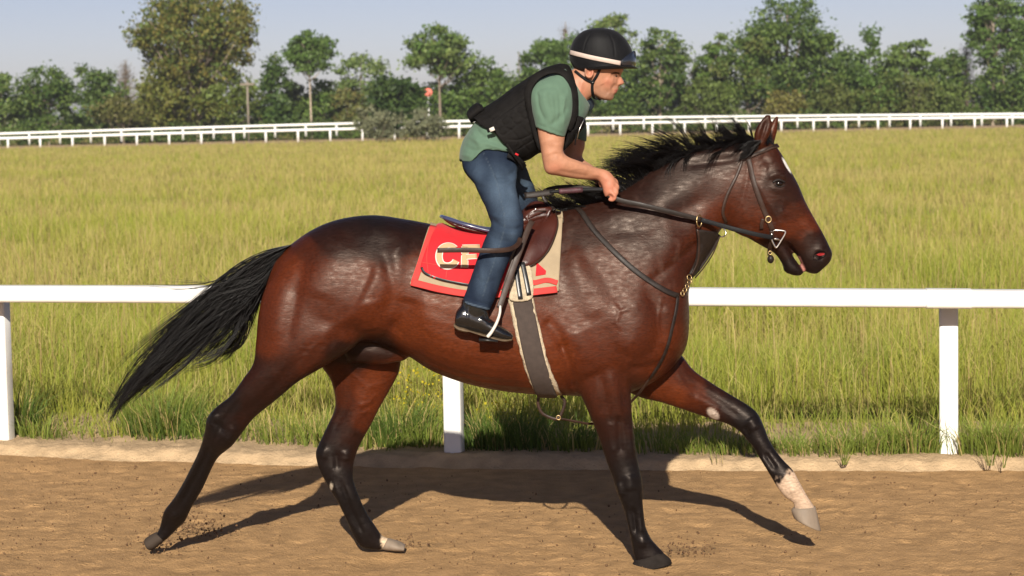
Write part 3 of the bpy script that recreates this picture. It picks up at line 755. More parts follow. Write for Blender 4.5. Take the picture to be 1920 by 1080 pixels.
# ================================================================ HORSE
torso = [
 (520, 482, 494, 560, 0, .10, .1, 2.1), (545, 458, 500, 630, 0, .19, .1, 2.1), (590, 428, 545, 665, 0, .25, .12, 2.2), (640, 410, 610, 665, 0, .275, .15, 2.2),
 (700, 403, 680, 640, 0, .275, .18, 2.2), (760, 411, 745, 655, 0, .27, .15, 2.2), (815, 421, 808, 693, 0, .285, .14, 2.2), (870, 430, 868, 716, 0, .295, .16, 2.2),
 (930, 430, 930, 730, 0, .292, .2, 2.2), (985, 418, 990, 737, 0, .275, .3, 2.2), (1030, 402, 1050, 740, 0, .255, .38, 2.2), (1065, 391, 1110, 742, 0, .245, .4, 2.2),
 (1110, 378, 1180, 735, 0, .24, .4, 2.2), (1150, 362, 1245, 702, 0, .225, .38, 2.2), (1190, 342, 1284, 655, 0, .19, .34, 2.1), (1222, 316, 1292, 600, 0, .155, .3, 2.1),
 (1252, 300, 1291, 548, 0, .125, .3, 2.1), (1287, 286, 1304, 508, 0, .106, .28, 2.1), (1327, 276, 1325, 474, 0, .093, .25, 2.1), (1367, 268, 1345, 440, 0, .083, .2, 2.1), (1405, 262, 1370, 410, 0, .076, .1, 2.1), (1425, 272, 1395, 390, 0, .06, 0, 2)]
head = [
 (1405, 268, 1362, 385, 0, .06, .1, 2.2), (1425, 262, 1358, 412, 0, .078, .1, 2.3), (1447, 266, 1370, 430, 0, .09, 0, 2.5), (1464, 287, 1388, 441, 0, .097, -.08, 2.6), (1480, 316, 1412, 449, 0, .098, -.05, 2.6),
 (1496, 345, 1438, 458, 0, .088, .05, 2.5), (1510, 378, 1462, 461, 0, .072, .08, 2.4), (1525, 406, 1480, 464, 0, .06, .08, 2.4), (1542, 436, 1494, 479, 0, .055, .05, 2.4), (1552, 456, 1504, 497, 0, .057, 0, 2.5),
 (1560, 475, 1513, 510, 0, .052, 0, 2.4), (1557, 489, 1530, 514, 0, .036, 0, 2.2)]
jaw = [(1415, 415, 1395, 442, 0, .068), (1447, 438, 1428, 461, 0, .054), (1467, 452, 1452, 475, 0, .045), (1479, 466.5, 1466, 494, 0, .040), (1490, 485, 1471, 509, 0, .040), (1501.5, 501, 1487, 516, 0, .035), (1507, 510, 1500, 517, 0, .018)]
nhind = [(540, 480, 705, 500, -.10, .10), (502, 530, 700, 560, -.125, .125), (486, 580, 692, 608, -.145, .13), (480, 640, 668, 648, -.16, .122), (475, 680, 612, 685, -.165, .10), (458, 707, 560, 715, -.165, .08),
 (432, 742, 520, 748, -.15, .064), (408, 761, 477, 783, -.13, .05), (389, 782, 454, 812, -.11, .048), (384, 807, 434, 837, -.09, .044), (373, 845, 406, 862, -.02, .036), (348, 896, 381, 914, .07, .032), (328, 931, 360, 950, .13, .033),
 (308, 958, 347, 977, .18, .036), (301, 984, 332, 992, .215, .030), (294, 1000, 314, 1010, .23, .032), (284, 1010, 296, 1022, .235, .028)]
fhind = [(560, 560, 745, 590, .11, .11), (585, 645, 757, 640, .125, .105), (602, 687, 753, 676, .135, .09), (618, 709, 746, 703, .14, .08), (628, 742, 727, 738, .14, .068), (627, 768, 710, 768, .14, .058), (614, 798, 695, 798, .14, .05),
 (598, 832, 676, 832, .14, .047), (592, 850, 666, 858, .14, .045), (597, 876, 662, 880, .135, .042), (612, 906, 663, 902, .13, .036), (630, 936, 673, 930, .13, .032), (648, 970, 688, 962, .155, .031), (661, 1000, 705, 988, .17, .037), (676, 1024, 716, 1004, .18, .034),
 (702, 1031, 724, 1008, .185, .030), (716, 1031, 736, 1012, .185, .026)]
nfore = [(1060, 590, 1240, 570, -.10, .10), (1068, 650, 1222, 640, -.12, .105), (1078, 695, 1200, 685, -.14, .10), (1086, 735, 1184, 718, -.155, .088), (1099, 764, 1184, 752, -.16, .074), (1113, 796, 1186, 787, -.16, .062), (1125, 828, 1190, 822, -.16, .053), (1137, 865, 1195, 862, -.16, .047),
 (1149, 896, 1202, 892, -.16, .048), (1155, 918, 1205, 916, -.16, .048), (1164, 940, 1205, 940, -.16, .041), (1172, 962, 1207, 962, -.155, .033), (1179, 990, 1211, 988, -.155, .032), (1184, 1015, 1221, 1010, -.15, .038), (1187, 1034, 1233, 1024, -.15, .036), (1192, 1050, 1243, 1034, -.15, .038), (1200, 1054, 1248, 1044, -.15, .036)]
ffore = [(1200, 600, 1095, 690, .09, .09), (1250, 635, 1150, 722, .10, .095), (1279, 666, 1200, 745, .11, .082), (1301, 694, 1241, 755, .11, .069), (1333, 717, 1290, 771, .11, .056), (1370, 740, 1335, 786, .10, .048), (1400, 758, 1366, 796, .09, .045), (1421, 776, 1388, 810, .08, .045), (1435, 806, 1401, 825, .07, .044),
 (1441, 822, 1412, 838, .06, .039), (1453, 843, 1423, 857, .05, .033), (1471, 865, 1440, 884, .03, .031), (1487, 882, 1457, 913, .02, .034), (1501, 907, 1471, 931, .01, .037), (1512, 927, 1487, 943, 0, .030), (1526, 949, 1489, 953, 0, .034), (1529, 958, 1490, 960, 0, .034)]
ears = [[(1411, 276, 1433, 280, -.055, .024), (1413, 262, 1437, 266, -.06, .024), (1415, 246, 1445, 251, -.065, .021), (1424, 229, 1448, 234, -.066, .014), (1438, 214, 1445, 216, -.066, .006)],
        [(1430, 272, 1450, 276, .055, .024), (1434, 258, 1453, 262, .06, .022), (1438, 244, 1457, 248, .062, .018), (1446, 230, 1459, 233, .064, .012), (1457, 215, 1459, 217, .064, .004)]]
sheath = [(640, 640, 655, 685, .02, .05), (668, 632, 672, 680, 0, .055), (700, 630, 700, 684, 0, .06), (735, 645, 728, 682, 0, .05), (765, 660, 762, 676, 0, .03)]
parts = [loft_vf(x, 36, 5) for x in (torso, head, nhind, fhind, nfore, ffore)] + [loft_vf(jaw, 24, 4), loft_vf(sheath, 20, 4)] + [loft_vf(e, 16, 4) for e in ears]
HV, HF = remesh(parts, .0074)
HV = smooth_vf(HV, HF, 5)
# soften the junctions where limbs join the trunk
uv = to_px(HV); wj = np.zeros(len(HV))
for (u, v, r) in [(600, 560, 85), (640, 640, 60), (690, 560, 70), (700, 470, 60), (1110, 600, 80), (1220, 600, 70), (1150, 680, 60), (1240, 690, 45), (1085, 720, 35), (1380, 340, 60), (1375, 400, 35), (1260, 330, 60), (1245, 480, 60), (1440, 430, 18), (560, 470, 50), (1420, 285, 16), (740, 640, 45)]:
    wj = np.maximum(wj, np.exp(-(((uv[:, 0] - u) ** 2 + (uv[:, 1] - v) ** 2) / r ** 2)))
HV = smooth_vf(HV, HF, 26, w=np.clip(wj * 1.3, 0, 1), taubin=False)
# muscles, tendons, grooves and bones (pixel polylines on the near side)
MUSC = [
 # hindquarter
 ([(690, 425), (735, 440), (760, 470)], 20, .010), ([(745, 455), (735, 520), (700, 570), (650, 610)], 22, .010), ([(720, 480), (690, 545), (640, 600), (590, 640)], 16, .009), ([(700, 500), (672, 560), (630, 600)], 8, -.004),
 ([(540, 490), (520, 560), (510, 640)], 20, .008), ([(575, 470), (555, 560), (535, 650)], 12, -.006), ([(640, 440), (610, 500), (590, 560)], 36, .008), ([(720, 470), (735, 540), (720, 590)], 12, -.007),
 ([(640, 640), (580, 690), (520, 740)], 9, .005), ([(590, 640), (545, 690), (500, 740), (450, 780)], 9, -.005), ([(690, 560), (700, 620)], 22, .008), ([(745, 600), (725, 630), (690, 640)], 10, -.006),
 # flank and barrel
 ([(770, 560), (760, 600), (740, 630)], 24, -.012), ([(790, 560), (800, 600), (840, 650), (900, 680)], 22, .006), ([(760, 655), (830, 690), (900, 712), (960, 718)], 8, -.003),
 # shoulder, triceps, chest
 ([(1060, 470), (1110, 540), (1160, 610), (1190, 660)], 26, .010), ([(1075, 450), (1085, 540), (1120, 600)], 20, .006), ([(1120, 480), (1160, 560), (1200, 610)], 15, -.004), ([(1090, 430), (1140, 510), (1175, 570), (1205, 620)], 18, .005),
 ([(1080, 610), (1100, 660), (1120, 700)], 26, .011), ([(1050, 640), (1068, 690), (1075, 738)], 9, -.013), ([(1020, 600), (1045, 625), (1060, 660)], 12, -.009), ([(1210, 540), (1235, 590), (1230, 650), (1190, 680)], 12, -.008), ([(1180, 560), (1200, 620), (1180, 670)], 30, .010),
 ([(1255, 570), (1265, 620), (1250, 660)], 20, .009), ([(1180, 690), (1210, 690), (1240, 680)], 8, -.008), ([(1140, 690), (1155, 740), (1165, 800), (1170, 850)], 9, .006), ([(1125, 700), (1140, 770), (1155, 850)], 6, -.005), ([(1165, 690), (1172, 760)], 7, -.005), ([(1105, 740), (1120, 790)], 10, .004),
 # neck
 ([(1120, 400), (1190, 400), (1270, 360), (1330, 320)], 22, .006), ([(1130, 430), (1200, 430), (1270, 400), (1330, 370)], 14, -.005), ([(1200, 490), (1250, 470), (1300, 430), (1340, 410)], 22, .007), ([(1215, 530), (1270, 490), (1320, 445)], 7, -.007), ([(1260, 300), (1320, 288), (1380, 283)], 9, .005), ([(1290, 310), (1340, 303), (1385, 296)], 7, -.005),
 # head
 ([(1395, 330), (1385, 380), (1405, 425)], 24, .006), ([(1420, 340), (1450, 395), (1470, 425)], 6, .004), ([(1430, 385), (1455, 420)], 8, -.004), ([(1440, 332), (1460, 326), (1475, 335)], 6, .007), ([(1445, 350), (1462, 357), (1476, 350)], 5, .003), ([(1425, 310), (1440, 318)], 9, -.005), ([(1430, 290), (1450, 305)], 10, .004),
 ([(1470, 380), (1495, 415), (1515, 440)], 9, -.003), ([(1490, 375), (1515, 415), (1535, 445)], 9, .003), ([(1500, 420), (1520, 428), (1528, 440)], 3, .003), ([(1462, 395), (1475, 405)], 4, .003), ([(1405, 290), (1400, 340), (1385, 400)], 5, -.003),
 ([(1530, 468), (1545, 470)], 5, .004), ([(1528, 482), (1536, 492)], 5, .003), ([(1533, 480), (1541, 477)], 6, -.012), ([(1425, 268), (1431, 248), (1438, 226)], 3.5, -.010), ([(1413, 262), (1420, 244), (1432, 224)], 3, .003), ([(1472, 452), (1485, 465), (1500, 488)], 3, -.004),
 # near hind lower leg
 ([(455, 745), (420, 790), (400, 830)], 5, -.006), ([(405, 775), (395, 800)], 7, .005), ([(440, 800), (425, 825)], 8, .005), ([(393, 840), (368, 890), (340, 945)], 3, -.005), ([(382, 850), (355, 900), (332, 940)], 4, .003), ([(400, 790), (420, 810)], 6, -.004), ([(325, 962), (330, 970)], 8, .004),
 # far hind
 ([(660, 720), (650, 760), (625, 810)], 6, -.005), ([(690, 730), (665, 790), (650, 830)], 12, .005), ([(610, 840), (605, 860)], 7, .005), ([(650, 845), (648, 865)], 9, .006), ([(630, 850), (632, 880)], 6, -.005), ([(640, 905), (660, 960), (680, 1000)], 3, -.005), ([(625, 905), (645, 955), (665, 995)], 4, .003),
 # fore legs below the elbow
 ([(1160, 780), (1165, 850)], 6, -.006), ([(1145, 790), (1152, 850)], 8, .004), ([(1180, 800), (1184, 850)], 6, .004), ([(1180, 890), (1182, 920)], 10, .006), ([(1160, 905), (1165, 930)], 5, .005), ([(1187, 955), (1192, 1000)], 3, -.006), ([(1176, 960), (1184, 1005)], 4, .003), ([(1200, 955), (1203, 1000)], 4, .003), ([(1200, 1012), (1210, 1022)], 8, .004),
 ([(1290, 720), (1340, 750), (1390, 785)], 7, -.005), ([(1300, 745), (1350, 770)], 8, .004), ([(1405, 785), (1418, 805)], 10, .006), ([(1395, 800), (1405, 820)], 5, -.004), ([(1435, 850), (1455, 880)], 3, -.006), ([(1427, 855), (1447, 890)], 4, .003), ([(1485, 915), (1490, 925)], 7, .004), ([(1337, 774), (1339, 777)], 5, .004),
]
# veins
for pl in [[(560, 650), (580, 655), (600, 640), (620, 648)], [(545, 690), (560, 670), (575, 665), (590, 650)], [(600, 630), (615, 645), (600, 660)], [(640, 690), (665, 705), (690, 730), (695, 745)], [(690, 725), (710, 722), (730, 712)], [(670, 760), (690, 755), (705, 740)], [(640, 700), (655, 700), (670, 690)], [(675, 775), (695, 770)], 
           [(1150, 570), (1160, 585), (1155, 605), (1165, 615)], [(1160, 585), (1175, 580)], [(1240, 560), (1235, 600), (1240, 640)], [(1270, 700), (1290, 730), (1300, 750)], [(1466, 385), (1470, 400), (1480, 405), (1500, 430)], [(980, 690), (1000, 700), (1040, 700)], [(1490, 425), (1510, 432), (1525, 445)]]:
    MUSC.append((pl, 2.8, .0024))
MUSC = [(m_[0], max(m_[1], 4.2) if m_[0][0][1] > 745 else m_[1], m_[2] * (2.0 if m_[0][0][1] > 745 else 1.15), *m_[3:]) if m_[0][0][0] < 1390 or m_[0][0][1] > 745 else m_ for m_ in MUSC]
HV = bumps(HV, HF, MUSC)
HV = smooth_vf(HV, HF, 2)
HN = normals_of(HV, HF)
HV = HV + HN * (.0005 * fbm(HV * 22, 3, 3))[:, None]
HB = bvh_of(HV, HF)
# coat colour: bay with black points, from control points (u, v, blackness 0..1)
CT = [(600, 430, .68), (650, 415, .82), (700, 410, .92), (760, 415, .88), (800, 425, .7), (700, 445, .82), (750, 450, .66), (640, 450, .62), (570, 460, .35), (540, 500, .12), (510, 560, .1), (500, 640, .12), (560, 560, .2), (620, 520, .22), (680, 520, .2), (600, 620, .22), (650, 620, .2), (700, 600, .12), (740, 560, .1), (780, 500, .22), (800, 600, .02),
      (850, 650, .0), (900, 690, .04), (960, 720, .12), (850, 580, .06), (760, 630, .0), (920, 600, .05), (1000, 650, .02), (1000, 700, .04), (1050, 660, .02), (1040, 450, .5), (1070, 500, .32), (1100, 430, .55), (1130, 500, .34), (1180, 420, .6), (1250, 360, .7), (1300, 310, .75), (1380, 290, .6), (1220, 450, .5), (1280, 420, .45), (1250, 500, .35), (1330, 350, .42), (1340, 400, .22), (1300, 460, .35),
      (1200, 560, .28), (1150, 600, .25), (1100, 640, .2), (1130, 680, .25), (1180, 650, .25), (1260, 580, .25), (1270, 640, .1), (1150, 720, .32), (1140, 760, .42), (1170, 760, .42), (1150, 800, .6), (1185, 800, .62), (1160, 840, .85), (1190, 840, .92), (1170, 880, .98), (1185, 920, 1), (1190, 980, 1), (1210, 1040, 1),
      (1240, 720, .05), (1270, 740, .02), (1290, 700, .35), (1310, 740, .2), (1330, 770, .35), (1340, 730, .6), (1370, 760, .85), (1400, 780, 1), (1420, 820, 1), (1450, 860, 1), (1470, 890, 1),
      (470, 690, .5), (530, 700, .48), (580, 680, .35), (500, 730, .6), (470, 760, .72), (435, 760, .92), (440, 800, .8), (455, 790, .6), (400, 800, .97), (420, 825, .9), (385, 860, 1), (350, 920, 1), (325, 965, 1), (310, 995, 1),
      (640, 700, .2), (700, 700, .02), (730, 690, .1), (680, 740, .02), (650, 750, .3), (700, 760, .05), (640, 780, .5), (680, 790, .2), (620, 810, .8), (660, 820, .55), (610, 850, .97), (650, 850, .9), (665, 850, .65), (625, 890, 1), (655, 900, .98), (650, 950, 1), (690, 1000, 1), (680, 670, .7), (640, 660, .6), (720, 660, .65),
      (1390, 350, .3), (1380, 400, .25), (1410, 320, .3), (1430, 290, .4), (1460, 300, .45), (1420, 260, .4), (1435, 235, .5), (1455, 240, .2), (1455, 345, .6), (1475, 340, .6), (1440, 370, .4), (1460, 390, .5), (1480, 400, .3), (1490, 370, .5), (1420, 410, .2), (1440, 430, .35), (1480, 430, .12), (1505, 420, .06), (1500, 440, .25), (1520, 420, .15), (1500, 390, .3),
      (1520, 450, .6), (1535, 460, .75), (1550, 470, .8), (1530, 500, .92), (1510, 490, .8), (1490, 460, .5), (1470, 470, .7), (1480, 500, .95), (1450, 465, .5), (1500, 510, .95), (1410, 443, .15)]
CT = np.array(CT, float); uv = to_px(HV); bl = np.zeros(len(HV))
for s0 in range(0, len(HV), 20000):
    q = uv[s0:s0 + 20000]; d2 = ((q[:, None] - CT[None, :, :2]) ** 2).sum(-1) + 60; wt = 1 / d2 ** 2.2
    bl[s0:s0 + 20000] = (wt * CT[None, :, 2]).sum(1) / wt.sum(1)
bl = np.clip(bl + .10 * fbm(HV * 5, 77, 3), 0, 1)[:, None]
red = np.array([.074, .0148, .0043]); brn = np.array([.0175, .0055, .0034]); blk = np.array([.0055, .0044, .0045])
HC_ = np.where(bl < .5, red * (1 - bl * 2) + brn * bl * 2, brn * (2 - bl * 2) + blk * (bl * 2 - 1))
gold = np.clip(1 - bl * 9, 0, 1) * .25; HC_ = HC_ * (1 - gold) + np.array([.105, .026, .007]) * gold
dust = np.clip(fbm(HV * np.array([26, 26, 16]), 81, 3) * 2.2 - .35, 0, 1)
reg = np.exp(-(((uv[:, 0] - 1210) / 110) ** 2 + ((uv[:, 1] - 450) / 90) ** 2)) + np.exp(-(((uv[:, 0] - 1395) / 30) ** 2 + ((uv[:, 1] - 385) / 50) ** 2)) + .6 * np.exp(-(((uv[:, 0] - 1110) / 90) ** 2 + ((uv[:, 1] - 480) / 90) ** 2))
f = (dust * np.clip(reg, 0, 1) * .35)[:, None]; HC_ = HC_ * (1 - f) + np.array([.12, .075, .06]) * f          # dried sweat
def paint(mask, colr): 
    global HC_
    mk = np.clip(mask, 0, 1)[:, None]; HC_ = HC_ * (1 - mk) + np.asarray(colr) * mk
nz = fbm(HV * 60, 91, 2)
# white sock on the far fore, pale hind pastern, chestnut, star, nostril, lip
sd_, st_ = seg_dist(uv, [(1440, 860), (1475, 900), (1508, 955)])
paint(((st_ - .40) * 16 + nz * 2.6) * (sd_ < 45) * (uv[:, 0] > 1430), (.40, .285, .20))
paint((np.clip((uv[:, 0] - 712) / 5 + nz * 2, 0, 1)) * (uv[:, 1] > 995) * (uv[:, 0] < 770) * (HV[:, 1] > 0.03), (.45, .34, .23))
paint((1.6 - np.hypot((uv[:, 0] - 1337) / 7 - (uv[:, 1] - 776) / 14, (uv[:, 1] - 776) / 8)) * 2, (.34, .27, .22))
paint((1.5 - np.hypot((uv[:, 0] - 1475 - (uv[:, 1] - 310) * .55) / 2.2, (uv[:, 1] - 310) / 11)) * 2, (.70, .66, .62))
paint((1.5 - np.abs(seg_dist(uv, [(1497, 482), (1508, 506)])[0] / 2.6)) * 1.2 * (uv[:, 1] > 480) * (uv[:, 0] < 1511), (.40, .17, .14))
paint((1.4 - np.hypot((uv[:, 0] - 621) / 2.6, (uv[:, 1] - 912) / 6)) * 1.5 * (HV[:, 1] > .05), (.30, .25, .19))
M_coat = mat('bay_coat', rough=.42, attr='col', rvar=(60, .13), bump=(320, .0007, 4), bump2=(85, .0007, 4), spec=.19, stint=(1.0, .84, .74), var=(110, .38, 6), stretch=(.45, 1, 1.25))
M_hair = mat('black_horse_hair', (.0075, .0062, .006), .42, var=(30, .3), spec=.25)
M_eye = mat('dark_eye', (.007, .004, .003), .12, spec=.3, coat=.25)
M_hoofp = mat('pale_hoof', (.20, .155, .115), .6, spec=.25, var=(30, .2), bump=(60, .0015), stretch=(1, 1, .2))
M_hoofd = mat('dark_hoof', (.018, .014, .012), .85, spec=.1, var=(30, .3), bump=(60, .0015))
horse = empty('horse', tuple(at(960, 1040, 0) * np.array([1, 1, 0])), 'glossy dark bay horse with black legs galloping along the dirt track', 'horse')
link('body', mesh(HV, HF, True, HC_), M_coat, horse)
def hoof(rows, M, lab=None):
    V, F = loft_vf(rows, 24, 4); o = MB().add(V, F).build('hoof', M, horse)
    if lab: o['label'] = lab
hoof([(1529, 950, 1487, 952, 0, .040), (1532, 962, 1484, 957, 0, .047), (1536, 980, 1486, 965, 0, .053, .1), (1539, 995, 1490, 973, 0, .056, .1), (1534, 993, 1498, 977, 0, .04)], M_hoofp, 'pale shod hoof lifted off the ground')
hoof([(716, 1030, 727, 1009, .185, .034), (728, 1032, 735, 1011, .185, .046), (744, 1033, 750, 1016, .185, .052), (757, 1033, 760, 1022, .185, .044)], M_hoofp)
hoof([(1190, 1050, 1241, 1034, -.15, .040), (1186, 1057, 1248, 1040, -.15, .048), (1184, 1064, 1257, 1048, -.15, .055), (1188, 1070, 1260, 1056, -.15, .055)], M_hoofd)
hoof([(292, 998, 314, 1010, .235, .034), (284, 1002, 304, 1017, .235, .046), (276, 1007, 294, 1026, .235, .054), (271, 1012, 284, 1031, .235, .050), (272, 1018, 279, 1029, .235, .035)], mat('dusty_hoof', (.05, .038, .03), .9, spec=.08) if True else mat('dusty_hoof', (.07, .052, .04), .6, var=(30, .25)))
ep, en = hit(HB, 1461, 344, 0, True)
MB().add(*ball_vf(ep - en * .011, (.023, .018, .0165))).build('eye', M_eye, horse)
M_lid = mat('eyelid_skin', (.010, .007, .006), .55, spec=.25, bump=(200, .0006))
for pts, r in (([(1449, 342), (1455, 338), (1463, 337.5), (1471, 342)], .0050), ([(1452, 347), (1459, 350), (1466, 350), (1471, 347)], .0022)):
    P, N = lay(HB, pts, .0035, 5); MB().add(*tube_vf(P, r, 8)).build('eyelid', M_lid, horse)
M_nost = mat('nostril_dark', (.006, .004, .004), .9, spec=0); M_nosr = mat('nostril_flush', (.24, .018, .02), .6, spec=.1)
def npatch(pts, c, M, off):
    B = spline(np.array(pts + [pts[0]], float), 5)[:-1]; P = [hit(HB, *c, off)] + [hit(HB, *b, off) for b in B] ; n = len(B)
    P = np.array(P); MB().add(P, [(0, 1 + j, 1 + (j + 1) % n) for j in range(n)]).build('nostril', M, horse)
npatch([(1524, 486), (1526, 477), (1534, 471), (1545, 471), (1549, 477), (1543, 484), (1533, 488)], (1536, 479), M_nost, .0015)
npatch([(1530, 477), (1537, 473.5), (1545, 474.5), (1544, 478), (1535, 480)], (1538, 476.5), M_nosr, .003)
# ---------------------------------------------------------------- mane, tail: strand meshes
def strands_mesh(CV, r0, r1=.25, sides=3):
    """CV (n, m, 3) strand centre lines"""
    n, m_, _ = CV.shape; T = np.gradient(CV, axis=1); T /= np.linalg.norm(T, axis=2)[..., None] + 1e-9
    A = np.cross(T, np.array([.13, 1, .21])); A /= np.linalg.norm(A, axis=2)[..., None] + 1e-9; B = np.cross(T, A)
    r = (np.asarray(r0).reshape(-1, 1) * (1 - (1 - r1) * np.linspace(0, 1, m_)[None] ** 1.5))[..., None]
    V = np.stack([CV + r * (math.cos(a) * A + math.sin(a) * B) for a in np.arange(sides) * 2 * math.pi / sides], 2).reshape(-1, 3)
    s = np.arange(n)[:, None, None] * m_ * sides; i = np.arange(m_ - 1)[None, :, None] * sides; j = np.arange(sides)[None, None, :]; j2 = (j + 1) % sides
    F = np.stack([s + i + j, s + i + j2, s + i + sides + j2, s + i + sides + j], -1).reshape(-1, 4)
    return mesh(V, F)
def guided(guides, wts, n, m_=12, ysp=(.02, .07), jit=2.5, wav=3.0, lenr=(.75, 1.0), locks=60, tight=.5):
    """strands gathered in locks between neighbouring guide curves (pixels); wts chooses the interval"""
    G = [spline(np.array(g, float), 8) for g in guides]
    G = np.array([np.stack([np.interp(np.linspace(0, 1, m_), np.linspace(0, 1, len(g)), g[:, k]) for k in (0, 1)], 1) for g in G])
    wts = np.array(wts, float); wts /= wts.sum(); out = []; s = np.linspace(0, 1, m_)
    LK = [(RNG.choice(len(G) - 1, p=wts), RNG.uniform(0, 1), RNG.normal(), RNG.normal(), RNG.uniform(0, 6.28), RNG.uniform(*lenr), RNG.normal()) for _ in range(locks)]
    for _ in range(n):
        i, t, a, yk, ph, L, b = LK[RNG.integers(locks)]
        t2 = np.clip(t + RNG.normal(0, .12), 0, 1); L = np.clip(L * RNG.uniform(.8, 1.04), .3, 1)
        root = G[i] * (1 - RNG.uniform(0, 1)) + G[i + 1] * RNG.uniform(0, 1) if False else None
        tr = RNG.uniform(0, len(G) - 1 - 1e-6); ir = int(tr); fr = tr - ir
        c0 = G[ir] * (1 - fr) + G[ir + 1] * fr                    # where the hair leaves the dock
        c1 = G[i] * (1 - t2) + G[i + 1] * t2                      # the lock it joins
        wv_ = np.clip(s * 2.2, 0, 1)[:, None]; wv_ = wv_ * wv_ * (3 - 2 * wv_); c = c0 * (1 - wv_) + c1 * wv_
        c = np.stack([np.interp(s * L, s, c[:, k]) for k in (0, 1)], 1)
        c[:, 1] += wav * np.sin(s * 6 + ph) * s + a * 8 * s + RNG.normal(0, jit) * (s * (1 - .6 * s) + .25 * s ** 3)
        c[:, 0] += wav * .6 * np.cos(s * 5 + ph) * s + b * 4 * s + RNG.normal(0, jit) * s * .6
        y = RNG.normal() * ysp[0] * (1 - tight * s) + yk * ysp[1] * s + RNG.normal() * .008 * s
        out.append(np.array([at(p_, q_, r_) for (p_, q_), r_ in zip(c, y)]))
    return np.array(out)
tg = [[(546, 459), (480, 478), (400, 522), (330, 580), (270, 640), (195, 692)], [(540, 462), (470, 490), (395, 545), (325, 610), (250, 690), (200, 775)], [(534, 470), (450, 535), (370, 615), (305, 680), (245, 740), (205, 792)],
      [(526, 480), (455, 560), (385, 630), (320, 685), (262, 735), (222, 788)], [(518, 492), (470, 560), (430, 620), (385, 662), (340, 684), (290, 690)], [(510, 505), (480, 570), (450, 625), (420, 660), (390, 680), (345, 697)], [(505, 515), (482, 580), (462, 630), (440, 655), (415, 670), (385, 690)]]
CV = guided(tg, [1.2, 3.2, 3.2, 1.3, 1.0, .9], 2100, 14, (.028, .055), 2.0, 9.5, (.62, 1.05), 60)
link('tail', strands_mesh(CV, RNG.uniform(.0009, .0021, len(CV)), .22), M_hair, horse)
fl = [[(440, 500), (400, 525), (330, 530), (250, 520)], [(440, 502), (400, 528), (340, 533), (262, 524)], [(420, 515), (400, 535), (380, 520), (372, 506)]]
CV2 = guided(fl, [1, .5], 22, 10, (.0, .02), 1.5, 1.5, (.8, 1), 5)
link('tail', strands_mesh(CV2, RNG.uniform(.0006, .0012, len(CV2)), .3), M_hair, horse)['label'] = 'stray hairs blown off the tail'
# mane: rooted along the crest, blown up and back
crest = spline(np.array([(1060, 395), (1110, 384), (1150, 368), (1185, 347), (1222, 321), (1252, 304), (1287, 291), (1327, 281), (1367, 273), (1405, 266), (1424, 262)], float), 10)
def mane_strands(n, m_=10, locks=150):
    out = []; s = np.linspace(0, 1, m_); LK = []
    for k in range(locks):
        t = (k + RNG.uniform(0, 1)) / locks; a = RNG.normal(size=4); yn = RNG.uniform(-1, .8)
        if t < .30:   L, ang, bend, y1 = RNG.uniform(50, 95), 166 + 9 * a[0], -6 + 16 * a[1], -.02          # withers: streams back flat
        elif t < .56: L, ang, bend, y1 = RNG.uniform(62, 100), 146 + 9 * a[0], 50 + 16 * a[1], -.09 if t > .42 else -.03         # middle: falls back over the near side
        elif t < .66: L, ang, bend, y1 = RNG.uniform(62, 92), 134 + 10 * a[0], 46 + 18 * a[1], -.05
        elif t < .93: L, ang, bend, y1 = RNG.uniform(40, 64), 118 + 13 * a[0], 52 + 26 * a[1], -.03         # upper: separate locks, tips curling
        else:         L, ang, bend, y1 = RNG.uniform(34, 60), 172 + 22 * a[0], 22 + 25 * a[1], -.07
        if .6 < t < .93 and k % 3 == 0: ang += 38; bend += 30; y1 = -.09                                   # under layer lying on the crest
        LK.append((t, L, ang, bend, y1, yn, a[2], a[3]))
    for _ in range(n):
        t, L, ang, bend, y1, yn, a2, a3 = LK[RNG.integers(locks)]
        t2 = np.clip(t + RNG.normal(0, .012), 0, 1); i = t2 * (len(crest) - 1); p = np.array([np.interp(i, np.arange(len(crest)), crest[:, k]) for k in (0, 1)])
        L = L * RNG.uniform(.7, 1.15); th = np.radians(ang + RNG.normal(0, 3) + (bend + RNG.normal(0, 6)) * s ** 1.2); ds = L / (m_ - 1)
        c = p + np.stack([np.concatenate([[0], np.cumsum(np.cos(th[:-1]) * ds)]), np.concatenate([[0], np.cumsum(-np.sin(th[:-1]) * ds)])], 1)
        c[:, 0] -= (t2 - t) * 420 * s * .7                       # strands of a lock close up towards its tip
        c[:, 1] += 6 * (1 - s) ** 3
        y = (yn * .6 + RNG.uniform(-.4, .4)) * .035 + (y1 + .028 * a2 + RNG.normal(0, .008)) * s
        if .42 < t < .6: y = y - .06 * s
        out.append(np.array([at(u, v, q) for (u, v), q in zip(c, y)]))
    return np.array(out)
CV = mane_strands(2900); link('mane', strands_mesh(CV, RNG.uniform(.0010, .0022, len(CV)), .12), M_hair, horse)
fg = [[(1432, 258), (1441, 250), (1449, 262), (1447, 275)], [(1428, 262), (1438, 258), (1446, 268), (1440, 280)], [(1422, 262), (1404, 270), (1388, 282), (1372, 292)], [(1424, 264), (1412, 276), (1398, 290), (1384, 297)]]
CV = np.concatenate([guided(fg[:2], [1], 200, 8, (.03, .03), 3, 2, locks=14), guided(fg[2:], [1], 200, 8, (.012, .02), 3, 4, (.5, 1), 12)]); CV[200:, :, 1] -= .075 + .03 * np.linspace(0, 1, 8)
link('forelock', strands_mesh(CV, RNG.uniform(.0008, .0018, len(CV)), .25), M_hair, horse)

